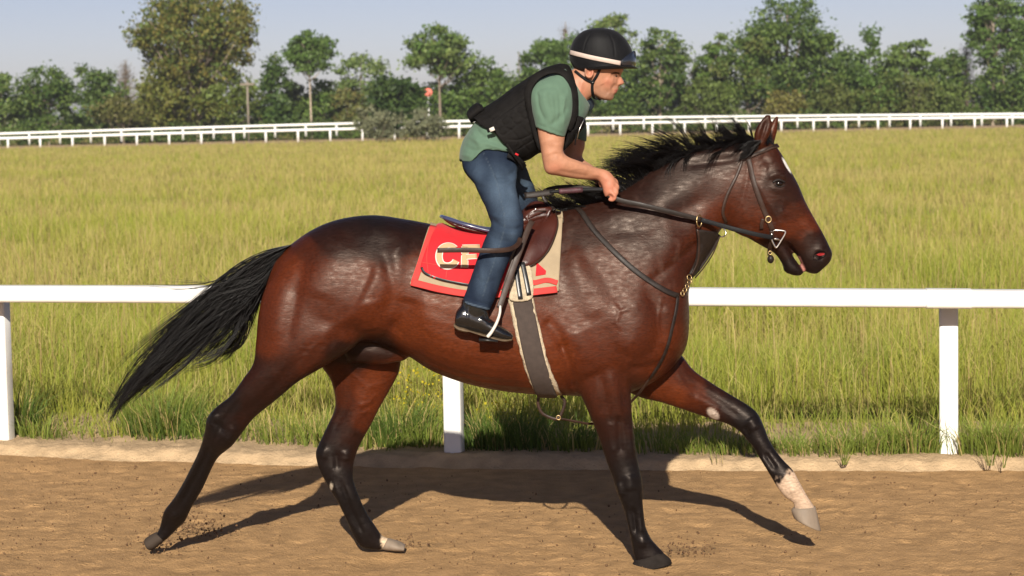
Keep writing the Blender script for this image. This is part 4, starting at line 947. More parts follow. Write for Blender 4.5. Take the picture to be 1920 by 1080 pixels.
# ================================================================ TACK
M_brown = mat('brown_leather', (.030, .015, .010), .48, spec=.25, var=(25, .3), bump=(160, .0006), rvar=(12, .1))
M_dleather = mat('dark_bridle_leather', (.015, .010, .008), .5, spec=.22, var=(40, .35), bump=(200, .0005), rvar=(20, .1))
M_saddle = mat('saddle_leather', (.045, .011, .007), .30, spec=.35, var=(9, .35), bump=(140, .0005), rvar=(10, .08))
M_brass = mat('brass', (.50, .36, .18), .42, metal=1.0)
M_steel = mat('steel', (.62, .60, .57), .28, metal=1.0)
M_redc = mat('red_cloth', (.47, .012, .018), .7, spec=.2, var=(12, .1), bump=(500, .0006), sheen=.15)
M_redb = mat('coral_binding', (.50, .045, .04), .8, spec=.2, var=(12, .1), bump=(400, .0008))
M_tan = mat('tan_canvas', (.30, .23, .145), .85, var=(18, .12), bump=(500, .0006))
M_cream = mat('cream_letter_felt', (.43, .285, .155), .8, bump=(300, .0005))
M_whiteout = mat('white_letter_outline', (.60, .55, .49), .75)
M_fleece = mat('cream_fleece', (.42, .34, .235), .95, var=(60, .25), bump=(130, .006, 5))
M_web = mat('brown_girth_web', (.046, .032, .026), .9, var=(40, .2), bump=(300, .0008))
M_blackp = mat('black_straps', (.012, .012, .013), .35, var=(30, .3))
M_rubber = mat('black_rubber_grip', (.009, .009, .010), .6, spec=.2, bump=(150, .0008))
def strap(name, parent, pts, wpx, th, M, off=.002, bvh=None, k=6, lab=None):
    P, N = lay(bvh or HB, pts, off, k); o = MB().add(*strap_vf(P, N, wpx * .00247, th)).build(name, M, parent)
    if lab: o['label'] = lab
    return o
def free_strap(name, parent, pts, wpx, th, M, nrm=(0, -1, 0), k=6):
    P = spline(np.array([at(u, v, y) for u, v, y in pts]), k); o = MB().add(*strap_vf(P, np.tile(np.array(nrm, float), (len(P), 1)), wpx * .00247, th)).build(name, M, parent); return o
def ring_vf(c, r, tr, n1, n2=None, flat=1.0, n=28):
    n1 = np.asarray(n1, float); n1 /= np.linalg.norm(n1); a = np.cross(n1, (0, 0, 1) if abs(n1[2]) < .9 else (1, 0, 0)); a /= np.linalg.norm(a); b = np.cross(n1, a)
    t = np.linspace(0, 2 * math.pi, n + 1); P = np.asarray(c) + r * (np.cos(t)[:, None] * a + flat * np.sin(t)[:, None] * b); return tube_vf(P, tr, 8, up=n1)
def patch_vf(bvh, outline, center, off, th, rings=(.3, .6, .85, .96, 1.0), puff=0.0, k=5, edge=.4, fallback=-.2):
    B = spline(np.array(list(outline) + [outline[0]], float), k)[:-1]; c = np.array(center, float); n = len(B)
    rows = []; last = None
    h0 = hit(bvh, *c, 0, True) or (at(c[0], c[1], fallback), np.array([0, -1., 0]))
    P, Nn = [h0[0]], [h0[1]]
    for r in rings:
        for b in B:
            q = c + (b - c) * r; h = hit(bvh, q[0], q[1], 0, True)
            if h is None or abs(h[0][1] - h0[0][1]) > .25: h = (at(q[0], q[1], P[-1][1]), Nn[-1])
            P.append(h[0]); Nn.append(h[1])
    P = np.array(P); Nn = np.array(Nn)
    F = [(0, 1 + j, 1 + (j + 1) % n) for j in range(n)] + [(1 + i * n + j, 1 + (i + 1) * n + j, 1 + (i + 1) * n + (j + 1) % n, 1 + i * n + (j + 1) % n) for i in range(len(rings) - 1) for j in range(n)]
    R = np.concatenate([[0], np.repeat(rings, n)])
    o_ = off + th + puff * (1 - R ** 2); o_ = np.where(R > .99, off + th * edge, o_)
    top = P + Nn * o_[:, None]; bot = P[-n:] + Nn[-n:] * (off - .004)
    V = np.vstack([top, bot]); m_ = len(top); a = m_ - n
    F += [(a + j, m_ + j, m_ + (j + 1) % n, a + (j + 1) % n) for j in range(n)]
    return V, F
def surf_down(x, y, z0=3.0, up=False, bvh=None):
    p, n, i, d_ = (bvh or HB).ray_cast(Vector((x, y, -1 if up else z0)), Vector((0, 0, 1 if up else -1)))
    return (np.array(p), np.array(n)) if p is not None else None
# ---------------------------------------------------------------- saddle cloth
cloth = empty('saddle_cloth', tuple(at(915, 480, -.3)), 'red and tan saddle cloth with cream letters lying on the horse\'s back under the saddle', 'saddle cloth')
def lerp_edge(pts, s):
    pts = np.array(pts, float); return np.array([np.interp(s, np.linspace(0, 1, len(pts)), pts[:, k]) for k in (0, 1)])
def cloth_sheet(top, bot, ns, nv, off, th, over=True, wob=.004, v0=.06):
    P, Nn, ny = [], [], 0
    S = np.linspace(0, 1, ns)
    for s in S:
        T, Bq = lerp_edge(top, s), lerp_edge(bot, s); col_ = []
        if over:
            X = at(T[0], T[1], 0)[0]
            for y in (.24, .2, .15, .1, .05, 0, -.05, -.09):
                h = surf_down(X, y); col_.append(h)
        for v in np.linspace(v0, 1, nv):
            q = T + (Bq - T) * v; h = hit(HB, q[0], q[1], 0, True)
            if h is None: h = col_[-1] if col_ else (at(q[0], q[1], -.1), np.array([0, -1., 0]))
            n_ = h[1] * np.array([1, 1, .6]); n_ /= np.linalg.norm(n_); lift = off + (wob * math.sin(s * 23 + v * 5) + .005 * math.sin(s * 9 - v * 7 + 1) + .003 * math.sin(s * 41 + v * 3)) * v + .012 * max(0, v - .75) * 2
            col_.append((h[0] + n_ * (lift - off), h[1]))
        P.append([c_[0] for c_ in col_]); Nn.append([c_[1] for c_ in col_])
    P = np.array(P); Nn = np.array(Nn)
    for _ in range(3):
        P[1:-1, 1:-1] = (P[1:-1, 1:-1] * 2 + P[:-2, 1:-1] + P[2:, 1:-1] + P[1:-1, :-2] + P[1:-1, 2:]) / 6
    n1, n2 = P.shape[:2]; idx = np.arange(n1 * n2).reshape(n1, n2)
    F = np.stack([idx[:-1, :-1].ravel(), idx[:-1, 1:].ravel(), idx[1:, 1:].ravel(), idx[1:, :-1].ravel()], 1)
    V = P.reshape(-1, 3); N_ = normals_of(V, F)
    if N_[:, 1].mean() > 0: F = F[:, ::-1]; N_ = -N_
    V = V + N_ * off
    return V, F
ctop = [(806, 420), (860, 428), (930, 430), (1000, 412), (1056, 396)]; cbot = [(768, 533), (822, 546), (874, 555), (930, 556), (990, 553), (1047, 547)]
CVt, CFt = cloth_sheet(ctop, cbot, 64, 34, .010, .006)
link('canvas', mesh(*thicken(CVt, CFt, .006)), M_tan, cloth); CLB = bvh_of(CVt, CFt)
def onc(pts, w, name, M, th=.004, off=.001, k=8): return strap(name, cloth, pts, w, th, M, off, CLB, k)
onc([(812, 425), (801, 456), (789, 491), (776, 530)], 12, 'binding', M_redb, off=.003)
onc([(771, 529), (822, 542), (874, 551), (930, 552), (990, 549), (1044, 543)], 13, 'binding', M_redb, off=.003)
# red panel hanging over the canvas
pan = [(829, 421), (856, 430), (900, 432), (940, 440), (955, 500), (940, 543), (905, 541), (876, 537), (830, 528), (800, 517), (788, 505), (793, 482), (805, 452), (818, 424)]
V, F = patch_vf(CLB, pan, (868, 480), .006, .005, puff=.006, k=4); MB().add(V, F).build('red_panel', M_redc, cloth); RPB = BVHTree.FromPolygons([tuple(v) for v in V], F)
MB().add(*strap_vf(*lay(RPB, [(790, 501), (798, 513), (830, 525), (876, 534), (905, 538)], -.002, 6), .012, .003)).build('panel_edge', M_blackp, cloth)
strap('seam', cloth, [(818, 424), (806, 450), (800, 480), (803, 512)], 1.4, .0015, M_redb, .0005, RPB); strap('seam', cloth, [(791, 492), (815, 496), (835, 500)], 1.4, .0015, M_redb, .0005, RPB); strap('seam', cloth, [(838, 505), (836, 522)], 1.4, .0015, M_redb, .0005, RPB)
def letter(polys, M, off, name):
    """strokes as straps on the red panel"""
    mb = MB()
    for pts, w_ in polys:
        P, N = lay(RPB, pts, off, 4); mb.add(*strap_vf(P, N, w_ * .00247, .0012))
    return mb.build(name, M, cloth)
Cst = [(853, 466), (846, 461), (836, 461), (827, 467), (823, 479), (825, 491), (832, 498), (842, 499), (851, 495), (855, 489)]
Fst = [([(872, 463), (871, 502)], 11), ([(867, 464), (900, 463)], 9), ([(874, 482), (894, 481)], 8)]
letter([(Cst, 14)], M_whiteout, .0012, 'letter_outline'); letter([(p, w_ + 3) for p, w_ in Fst], M_whiteout, .0012, 'letter_outline')
letter([(Cst, 10)], M_cream, .0026, 'letter'); letter([(p, w_) for p, w_ in Fst], M_cream, .0026, 'letter')
# turned-up front corner with its red flash
onc([(988, 502), (991, 520), (1000, 531), (1025, 526), (1045, 531)], 10, 'binding', M_redb, off=.004)
V, F = patch_vf(CLB, [(1006, 492), (1024, 508), (1023, 515), (1004, 518)], (1013, 508), .001, .003, k=1); MB().add(V, F).build('red_flash', M_redc, cloth, False)
V, F = patch_vf(CLB, [(1000, 537), (1020, 530), (1042, 536), (1044, 541), (1020, 540), (1002, 543)], (1022, 537), .0005, .002, k=2); MB().add(V, F).build('fold_patch', M_tan, cloth)  # patch of the same tan canvas at the front fold
# ---------------------------------------------------------------- saddle
sad = empty('saddle', tuple(at(990, 430, -.2)), 'small brown leather exercise saddle with a long flap on the saddle cloth', 'saddle')
V, F = remesh([loft_vf([(830, 404, 832, 411, 0, .10), (845, 408, 846, 421, 0, .135), (872, 417, 872, 432, 0, .15), (915, 426, 915, 442, 0, .14), (950, 422, 950, 445, 0, .12), (982, 392, 985, 432, 0, .105), (1006, 377, 1012, 425, 0, .10), (1028, 384, 1034, 420, 0, .09), (1040, 396, 1044, 415, 0, .07)], 28, 5)], .006)
V = smooth_vf(V, F, 4); V = bumps(V, F, [([(985, 410), (1005, 404), (1030, 397)], 3, -.004), ([(985, 400), (1010, 392)], 3, .003)])
link('seat', mesh(V, F), M_saddle, sad); SDB = bvh_of(V, F)
M_rim = mat('sky_tinted_rim', (.045, .05, .10), .25, var=(14, .2), coat=.4)  # leather rim, the blue of the reflected sky put into its base colour
P = spline(np.array([at(828, 406, .0), at(831, 407, -.06), at(842, 411, -.115), at(872, 421, -.145), at(905, 430, -.15), at(920, 433, -.15)]), 6)
MB().add(*tube_vf(P, .011, 10, up=(0, 0, 1), flat=.8)).build('cantle_rim', M_rim, sad)
flap = [(985, 412), (1000, 396), (1036, 393), (1045, 408), (1046, 424), (1038, 451), (1026, 474), (1010, 490), (991, 501), (975, 500), (969, 482), (974, 450)]
V, F = patch_vf(CLB, flap, (1008, 445), .012, .010, puff=.010, k=5); MB().add(V, F).build('flap', M_saddle, sad); FLB = BVHTree.FromPolygons([tuple(v) for v in V], F)
strap('flap_edge', sad, [(1000, 397), (1035, 394.5), (1044, 408), (1045, 424), (1037, 450), (1025, 473), (1009, 489), (991, 499.5), (976, 499)], 3.2, .004, M_brown, 0, FLB, 5)
MB().add(*ball_vf(hit(SDB, 1004, 393, .001), (.008, .008, .008))).build('stud', M_steel, sad)
V, F = patch_vf(SDB, [(982, 395), (1000, 380), (1022, 382), (1030, 390), (1010, 402), (986, 412)], (1006, 393), .002, .006, k=4); MB().add(V, F).build('pommel_skirt', M_saddle, sad)
for a_ in ([(986, 416), (1000, 404), (1030, 396), (1042, 392)], [(984, 424), (994, 414), (1004, 408)]): strap('billet_strap', sad, a_, 5, .004, M_brown, .014, CLB)
free_strap('stirrup_leather', sad, [(998, 414, -.225), (990, 430, -.25), (975, 470, -.30), (958, 515, -.335), (945, 552, -.365), (936, 578, -.385)], 11, .0025, M_brown)
free_strap('stirrup_leather', sad, [(990, 424, -.235), (980, 448, -.27), (962, 490, -.31), (948, 530, -.345), (938, 572, -.375)], 7, .0025, M_brown)
free_strap('loose_strap_end', sad, [(976, 446, -.33), (971, 458, -.36), (956, 467, -.40), (925, 470, -.425), (880, 469, -.43), (845, 469, -.43), (820, 469.5, -.43)], 9, .0025, M_brown)
# girth
gth = [(976, 556), (982, 580), (992, 630), (1004, 680), (1022, 733)]
P, N = lay(HB, gth, .007, 6)
ext = [surf_down(P[-1][0] + .01, y, up=True) for y in (-.12, -.06, 0, .08, .16)]
ext = [e for e in ext if e is not None]
P2 = np.vstack([P, [e[0] + e[1] * .006 for e in ext]]); N2 = np.vstack([N, [e[1] for e in ext]])
P2 = spline(P2, 3); N2 = spline(N2, 3)
girth = MB().add(*strap_vf(P2, N2, 37 * .00247, .009)).build('girth', M_web, sad)
for L_ in ([(957, 556), (966, 600), (978, 650), (992, 700), (1012, 737)], [(993, 552), (1003, 600), (1016, 650), (1028, 695), (1048, 738)]):
    P, N = lay(HB, L_, .002, 6); V, F = tube_vf(P, .013, 10, flat=.8); V = V + RNG.normal(0, .0022, V.shape)
    MB().add(V, F).build('fleece_edge', M_fleece, girth)
for L_ in ([(966, 500), (969, 530), (974, 563)], [(978, 498), (984, 525), (990, 556)]): strap('billet', sad, L_, 9, .005, M_blackp, .034, HB)
V, F = patch_vf(HB, [(957, 505), (990, 500), (998, 530), (995, 562), (960, 566), (953, 552)], (976, 535), .024, .006, k=4); MB().add(V, F).build('girth_top', M_fleece, sad)
for (u, v) in [(967, 510), (968, 522), (970, 534), (972, 546), (980, 508), (982, 520), (985, 532), (988, 544)]:
    MB().add(*ball_vf(hit(HB, u, v, .040), .0018, nu=8, nv=6)).build('stud', M_steel, sad)
# stirrup on the near foot
st = empty('stirrup', tuple(at(915, 632, -.37)), 'pale metal stirrup hanging from the leather under the black boot', 'stirrup')
for y_, M in ((-.418, M_whiteout), (-.325, M_steel)):
    P = spline(np.array([at(938, 574, -.385), at(937, 588, y_ * .6 - .385 * .4), at(931, 606, y_), at(922, 622, y_), at(914, 632, y_)]), 5)
    MB().add(*tube_vf(P, np.linspace(.0055, .0085, len(P)), 8, flat=1.4)).build('branch', M, st)
P = np.array([at(898, 634, -.372), at(915, 634.5, -.372), at(934, 636, -.372)])
MB().add(*strap_vf(P, np.tile([0, 0, -1.], (3, 1)), .105, .010)).build('tread', M_blackp, st)
# ---------------------------------------------------------------- bridle
br = empty('bridle', tuple(at(1430, 380, -.1)), 'brown leather bridle with reins on the bay horse\'s head', 'bridle')
strap('cheekpiece', br, [(1400, 284), (1404, 300), (1413, 340), (1424, 372), (1433, 396), (1441, 414), (1449, 432)], 9.5, .004, M_brown, .003)
strap('throatlatch', br, [(1394, 290), (1391, 303), (1381, 330), (1366, 360), (1357, 385), (1355, 402), (1361, 416)], 6, .004, M_brown, .003)
strap('browband', br, [(1389, 299), (1407, 293), (1430, 283), (1446, 277), (1457, 274)], 9, .005, M_brown, .004)
strap('browband_stitching', br, [(1407, 293), (1430, 283), (1446, 277), (1455, 274.5)], 2, .002, M_dleather, .009)
strap('headpiece', br, [(1405, 297), (1404, 285), (1407, 274), (1411, 266)], 9, .004, M_brown, .003)
strap('noseband_end', br, [(1447, 432), (1446, 450), (1444, 466), (1443, 478)], 8, .005, M_brown, .004)
strap('cheek_keeper', br, [(1431, 410), (1428, 419), (1428, 428)], 7, .004, M_brown, .007)
pk = at(1445, 486, -.05); MB().add(*ball_vf(pk, (.016, .014, .020))).build('chin_knot', M_dleather, br)
MB().add(*ring_vf(hit(HB, 1440, 411, .008), .013, .0028, (0, -1, 0), flat=1.1)).build('buckle', M_brass, br)
MB().add(*ring_vf(at(1444, 474, -.058), .008, .002, (0, -1, 0))).build('buckle', M_brass, br)
yb = hit(HB, 1455, 445)[1] - .014
P = np.array([at(u, v, yb) for u, v in [(1447, 437), (1452, 432), (1470, 433), (1472, 438), (1464, 452), (1456, 464), (1452, 460), (1447, 449), (1447, 437)]])
MB().add(*tube_vf(spline(P, 4), .0042, 8, up=(0, 1, 0))).build('bit_ring', M_steel, br)
MB().add(*tube_vf(np.array([at(1452, 448, yb), at(1470, 450, -.03), at(1478, 454, 0)]), .005, 8)).build('bit_mouthpiece', M_steel, br)
yn_ = [hit(HB, u, v) for u, v in ((1420, 440), (1360, 420), (1310, 408), (1250, 396), (1200, 384))]
free_strap('rein_sleeve', br, [(1448, 445, yb - .004), (1425, 441, -.115), (1395, 434, -.13), (1360, 425, -.135), (1315, 412, -.15)], 8.5, .004, M_rubber)
free_strap('rein', br, [(1316, 412.5, -.149), (1280, 403, -.165), (1240, 393, -.175), (1200, 383.5, -.175), (1165, 376, -.165), (1140, 366, -.155)], 9, .003, M_dleather)
free_strap('rein', br, [(1150, 360, -.14), (1100, 352, -.13), (1060, 350, -.10), (1030, 354, -.06), (1018, 362, -.05), (1022, 376, -.06), (1034, 388, -.08), (1040, 394, -.1)], 7, .004, M_dleather, (.1, -1, .2))
free_strap('rein', br, [(1440, 445, .085), (1400, 436, .12), (1320, 413, .15), (1240, 393, .17), (1160, 366, .14)], 10, .004, M_dleather)
# ---------------------------------------------------------------- martingale / breast strap
mg = empty('martingale', tuple(at(1290, 520, -.1)), 'brown leather running martingale and breast strap around the horse\'s neck and chest', 'martingale')
strap('neck_strap', mg, [(1080, 388), (1093, 402), (1112, 430), (1145, 466), (1185, 503), (1225, 532), (1255, 549), (1272, 555)], 10, .004, M_dleather, .003)
bib = [(1304, 430), (1322, 431), (1346, 438), (1338, 460), (1322, 486), (1306, 508), (1294, 520), (1291, 512), (1302, 488), (1306, 458)]
V, F = patch_vf(HB, bib, (1318, 458), .008, .006, k=4); MB().add(V, F).build('bib', M_dleather, mg)
for L_ in ([(1306, 428), (1308, 460), (1304, 488), (1292, 514)], [(1345, 438), (1332, 472), (1313, 500), (1298, 518)]): strap('bib_edge', mg, L_, 4.5, .004, M_brown, .014)
MB().add(*ring_vf(at(1311, 414, -.155), .020, .0032, (.75, -.66, 0), flat=1.35)).build('ring', M_brass, mg)
MB().add(*ring_vf(at(1353, 436, -.03), .021, .0030, (.25, -.95, .2), flat=1.0)).build('ring', M_steel, mg)
for i, (u, v) in enumerate([(1292, 520), (1289, 528), (1284, 537), (1280, 544), (1276, 551)]):
    h = hit(HB, min(u, 1288), v, .012); MB().add(*ring_vf(h, .010 if i else .013, .0026, ((-1) ** i * .6, -.8, .2))).build('chain_link', M_brass, mg)
strap('chest_strap', mg, [(1270, 556), (1267, 580), (1260, 612), (1252, 645), (1238, 678), (1218, 708)], 6.5, .004, M_dleather, .004)
free_strap('chest_strap', mg, [(1219, 707, -.15), (1205, 728, -.12), (1186, 750, -.06), (1150, 782, 0), (1112, 794, -.02), (1080, 790, -.04), (1048, 784, -.05)], 5, .004, M_brown, (0, -.8, -.5))
P = spline(np.array([at(u, v, -.06) for u, v in [(1010, 742), (1009, 758), (1016, 774), (1032, 783), (1046, 785), (1054, 772), (1059, 754), (1052, 742)]]), 6)
MB().add(*strap_vf(P, np.tile([0, -1., 0], (len(P), 1)), .014, .004)).build('girth_loop', M_brown, mg)
MB().add(*ring_vf(at(1047, 783, -.066), .010, .0024, (0, -1, 0))).build('buckle', M_brass, mg)

# ================================================================ RIDER
M_skin = mat('skin', rough=.5, attr='col', var=(60, .08), bump=(240, .0006), spec=.3)
M_shirt = mat('green_polo', rough=.85, spec=.15, attr='col', bump=(700, .0004), var=(40, .06), sheen=.1)
M_vest = mat('black_vest_fabric', (.0075, .0066, .0063), .8, spec=.12, var=(30, .35), bump=(600, .0007))
M_denim = mat('denim', rough=.85, spec=.1, attr='col', var=(180, .16), bump=(900, .0004))
M_boot = mat('polished_black_leather', (.006, .006, .0065), .16, coat=.5, var=(20, .3), bump=(90, .0006))
M_sole = mat('worn_sole', (.10, .065, .035), .7, var=(50, .4))
M_helm = mat('black_helmet_cover', (.0055, .0055, .0065), .6, spec=.14, var=(30, .2), bump=(800, .0003), sheen=.05)
M_band = mat('reflective_band', (.46, .37, .32), .55, var=(40, .1))
M_lens = mat('goggle_lens', (.012, .014, .02), .05, coat=1.0)
M_strap = mat('black_webbing', (.008, .008, .009), .7, spec=.12, bump=(400, .0006))
ben = empty('person', tuple(at(925, 425, 0)), 'rider in green polo, black vest and helmet and blue jeans crouched over the horse\'s withers', 'person')
# --- body: one continuous surface
b_torso = [(885, 300, 950, 318, 0, .10), (885, 275, 960, 306, 0, .11), (898, 246, 980, 288, 0, .12), (925, 208, 1010, 276, 0, .155), (962, 178, 1040, 262, 0, .17), (1000, 152, 1070, 240, 0, .18), (1035, 138, 1092, 212, 0, .15), (1058, 136, 1100, 196, 0, .09)]
b_neck = [(1040, 160, 1088, 212, 0, .066), (1058, 142, 1096, 198, 0, .062), (1072, 132, 1104, 186, 0, .058), (1085, 120, 1118, 176, 0, .058), (1095, 110, 1130, 160, 0, .055)]
b_head = [(1096, 72, 1142, 72, 0, .05), (1080, 92, 1162, 93, 0, .070), (1077, 110, 1168, 113, 0, .076), (1080, 124, 1168, 130, 0, .075), (1084, 134, 1165, 140, 0, .070), (1088, 143, 1160, 147, 0, .066), (1092, 152, 1159.5, 157, 0, .062), (1097, 160, 1156, 164, 0, .058), (1103, 168, 1155, 170, 0, .052), (1110, 176, 1152, 177, 0, .045), (1120, 183, 1150, 184, 0, .036), (1128, 187, 1146, 188, 0, .022)]
b_nose = [(1148, 134, 1164.5, 135, 0, .013), (1148, 140, 1164, 141, 0, .013), (1148, 146, 1166.5, 147, 0, .015), (1148, 152, 1169.5, 152.5, 0, .018), (1148, 156.5, 1170.2, 156.5, 0, .020), (1148, 160, 1166, 159.5, 0, .019), (1148, 163, 1160, 162, 0, .016)]
b_brow = [(1140, 126, 1169, 128, 0, .056), (1140, 132, 1169.5, 132, 0, .054), (1142, 137, 1166, 136, 0, .046)]
b_lip = [(1140, 161, 1160, 162, 0, .024), (1140, 165, 1159.5, 166, 0, .030), (1140, 168.5, 1160, 168.5, 0, .032), (1141, 170.5, 1157, 170.5, 0, .032), (1141, 173, 1157.5, 173, 0, .030), (1141, 177, 1152.5, 177, 0, .026)]
b_chin = [(1135, 178, 1151, 178, 0, .022), (1135, 184, 1151.5, 183, 0, .024), (1136, 188, 1147, 188.5, 0, .018)]
arm_n = [(1003, 175, 1062, 165, -.17, .055), (1004, 205, 1064, 205, -.21, .056), (1008, 246, 1059, 260, -.225, .052), (1013, 275, 1056, 281, -.225, .048), (1017, 300, 1060, 290, -.225, .048), (1024, 324, 1070, 296, -.22, .045), (1048, 330, 1084, 301, -.205, .044), (1077, 335, 1100, 307, -.185, .040), (1103, 337, 1118, 314, -.165, .032), (1120, 338, 1134, 318, -.15, .028), (1128, 348, 1146, 325, -.145, .030), (1131, 360, 1155, 340, -.145, .032), (1135, 370, 1155, 352, -.145, .028)]
arm_f = [(1025, 180, 1080, 175, .17, .055), (1038, 210, 1090, 215, .21, .054), (1058, 255, 1097, 268, .225, .050), (1055, 285, 1092, 290, .225, .047), (1052, 305, 1094, 298, .22, .046), (1062, 325, 1100, 303, .20, .043), (1090, 333, 1112, 311, .16, .038), (1115, 342, 1128, 322, .12, .030), (1126, 352, 1142, 332, .10, .030), (1132, 364, 1150, 346, .10, .028)]
leg_n = [(880, 300, 965, 310, -.07, .09), (900, 345, 962, 352, -.18, .07), (920, 395, 972, 400, -.25, .055), (924, 425, 972, 428, -.275, .05), (905, 475, 950, 480, -.31, .045), (885, 530, 925, 535, -.345, .038), (872, 570, 910, 580, -.355, .036)]
leg_f = [(885, 300, 970, 308, .07, .09), (915, 340, 985, 345, .18, .07), (945, 385, 998, 390, .25, .055), (945, 425, 995, 428, .275, .05), (920, 475, 965, 480, .31, .045), (900, 530, 940, 535, .345, .038), (885, 570, 922, 580, .355, .036)]
parts = [loft_vf(x, 24, 4) for x in (b_torso, b_neck, b_head, arm_n, arm_f, leg_n, leg_f)] + [loft_vf(x, 16, 4) for x in (b_nose, b_brow, b_lip, b_chin)]
def finger(pts, r): 
    P = spline(np.array([at(u, v, y) for u, v, y in pts]), 5); return tube_vf(P, np.concatenate([np.linspace(r * 1.1, r * .9, len(P) - 2), [r * .7, r * .35]]), 10)
for s_, dx in ((-1, 0), (1, -6)):
    o_ = 0 if s_ < 0 else .0
    for pts, r in (([(1145, 333, .135), (1155, 341, .132), (1154, 351, .122), (1143, 356, .125), (1133, 358, .135)], .0105), ([(1148, 341, .150), (1157, 350, .150), (1153, 360, .142), (1142, 363, .142), (1133, 363, .150)], .0105),
                   ([(1147, 350, .160), (1156, 359, .162), (1151, 368, .155), (1141, 369, .152)], .0100), ([(1144, 359, .168), (1153, 368, .170), (1149, 375, .164), (1140, 374, .158)], .0090), ([(1124, 340, .118), (1131, 352, .112), (1142, 357, .112), (1150, 356, .115)], .0105)):
        parts.append(finger([(u + dx, v, s_ * y if s_ < 0 else y - .03) for u, v, y in pts], r))
# ears: rim and lobe
for s_ in (-1, 1):
    c = at(1106, 135, s_ * .077)
    t = np.linspace(-.3, 2 * math.pi * .86, 16); P = c + np.stack([-.004 + .0175 * np.sin(t) * -1, np.full_like(t, s_ * .004), .027 * np.cos(t) + .002], 1)
    parts.append(tube_vf(P, .0062, 8)); parts.append(ball_vf(c - np.array([0, s_ * .004, 0]), (.016, .006, .026)))
BV, BF = remesh(parts, .0054)
BV = smooth_vf(BV, BF, 2)
uvb = to_px(BV); wj = np.exp(-(((uvb[:, 0] - 1095) / 26) ** 2 + ((uvb[:, 1] - 175) / 22) ** 2)) + .9 * np.exp(-(((uvb[:, 0] - 1146) / 14) ** 2 + ((uvb[:, 1] - 178) / 10) ** 2)) + .8 * np.exp(-(((uvb[:, 0] - 1155) / 9) ** 2 + ((uvb[:, 1] - 137) / 6) ** 2))
BV = smooth_vf(BV, BF, 8, w=np.clip(wj, 0, 1), taubin=False)
BV = bumps(BV, BF, [
 ([(1146, 141), (1153, 143), (1158, 143)], 4, -.006), ([(1136, 149), (1150, 153)], 6, .0045), ([(1155, 157), (1149, 165), (1148, 174)], 2.8, -.0042), ([(1152, 169.8), (1160, 169.6)], 1.3, -.004), ([(1158, 158), (1163, 158)], 2.5, .003), ([(1160, 160.5), (1165, 160)], 1.4, -.004),
 ([(1128, 158), (1134, 168), (1142, 176)], 7, -.0055), ([(1112, 170), (1124, 180), (1138, 185)], 5, .003), ([(1092, 150), (1085, 185)], 4, .004), ([(1108, 185), (1098, 195)], 4, -.004), ([(1106, 132), (1106, 139)], 3.5, -.006), ([(1138, 133), (1150, 133)], 3, .002), ([(1140, 176), (1136, 168)], 2, -.0015),
 # arm muscles, tendons
 ([(1020, 262), (1030, 292)], 10, .004), ([(1046, 268), (1046, 288)], 9, .004), ([(1033, 270), (1038, 300)], 5, -.003), ([(1050, 306), (1080, 312), (1105, 320)], 8, .004), ([(1045, 320), (1075, 326), (1105, 330)], 4, -.003), ([(1060, 300), (1075, 306), (1100, 312)], 2, .0022), ([(1040, 286), (1052, 296)], 3, -.003), ([(1070, 318), (1090, 316), (1115, 322)], 1.8, .0018), ([(1110, 326), (1126, 330), (1140, 338)], 2, .002), ([(1132, 322), (1150, 340)], 3, .0015)])
BVB = bvh_of(BV, BF)
sk = np.tile([.375, .180, .108], (len(BV), 1)); uvb = to_px(BV)
def tint(u, v, ru, rv, c_, a):
    global sk
    f_ = (a * np.exp(-(((uvb[:, 0] - u) / ru) ** 2 + ((uvb[:, 1] - v) / rv) ** 2)))[:, None]; sk = sk * (1 - f_) + np.array(c_) * f_
RS = (.44, .145, .095)
for a in [(1166, 153, 7, 7, RS, .45), (1140, 155, 12, 10, RS, .45), (1107, 135, 9, 13, RS, .45), (1090, 175, 12, 22, RS, .4), (1140, 350, 26, 26, RS, .55), (1040, 315, 16, 10, RS, .35), (1150, 372, 10, 8, RS, .5)]: tint(*a)
tint(1157, 171, 5, 3.2, (.50, .13, .10), .9); tint(1140, 178, 18, 9, (.17, .10, .07), .55); tint(1124, 172, 10, 12, (.24, .13, .09), .35); tint(1155, 141.5, 7, 2.4, (.16, .085, .06), .6); tint(1153, 164, 6, 2.4, (.22, .12, .09), .5); tint(1154, 137.2, 9, 1.6, (.05, .03, .02), .85); tint(1156, 169.8, 6, .9, (.12, .03, .025), .8)  # includes eyelid and brow shade tinted into the skin over the eye
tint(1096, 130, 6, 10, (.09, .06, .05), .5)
sk *= (1 + .12 * fbm(BV * 30, 15, 3))[:, None]
link('body', mesh(BV, BF, True, sk), M_skin, ben)
e_ = hit(BVB, 1155.5, 142.6, 0, True); MB().add(*ball_vf(e_[0] - e_[1] * .0030, (.0072, .0065, .0052), nu=14, nv=10)).build('eye', M_eye, ben)
P, N = lay(BVB, [(1145, 138.5), (1151, 136.6), (1157, 136.4), (1161, 137.6)], -.0005, 5); MB().add(*strap_vf(P, N, np.interp(np.arange(16), [0, 8, 15], [.002, .0062, .005]), .0022)).build('eyebrow', mat('dark_hair', (.030, .019, .013), .8, spec=.1), ben)
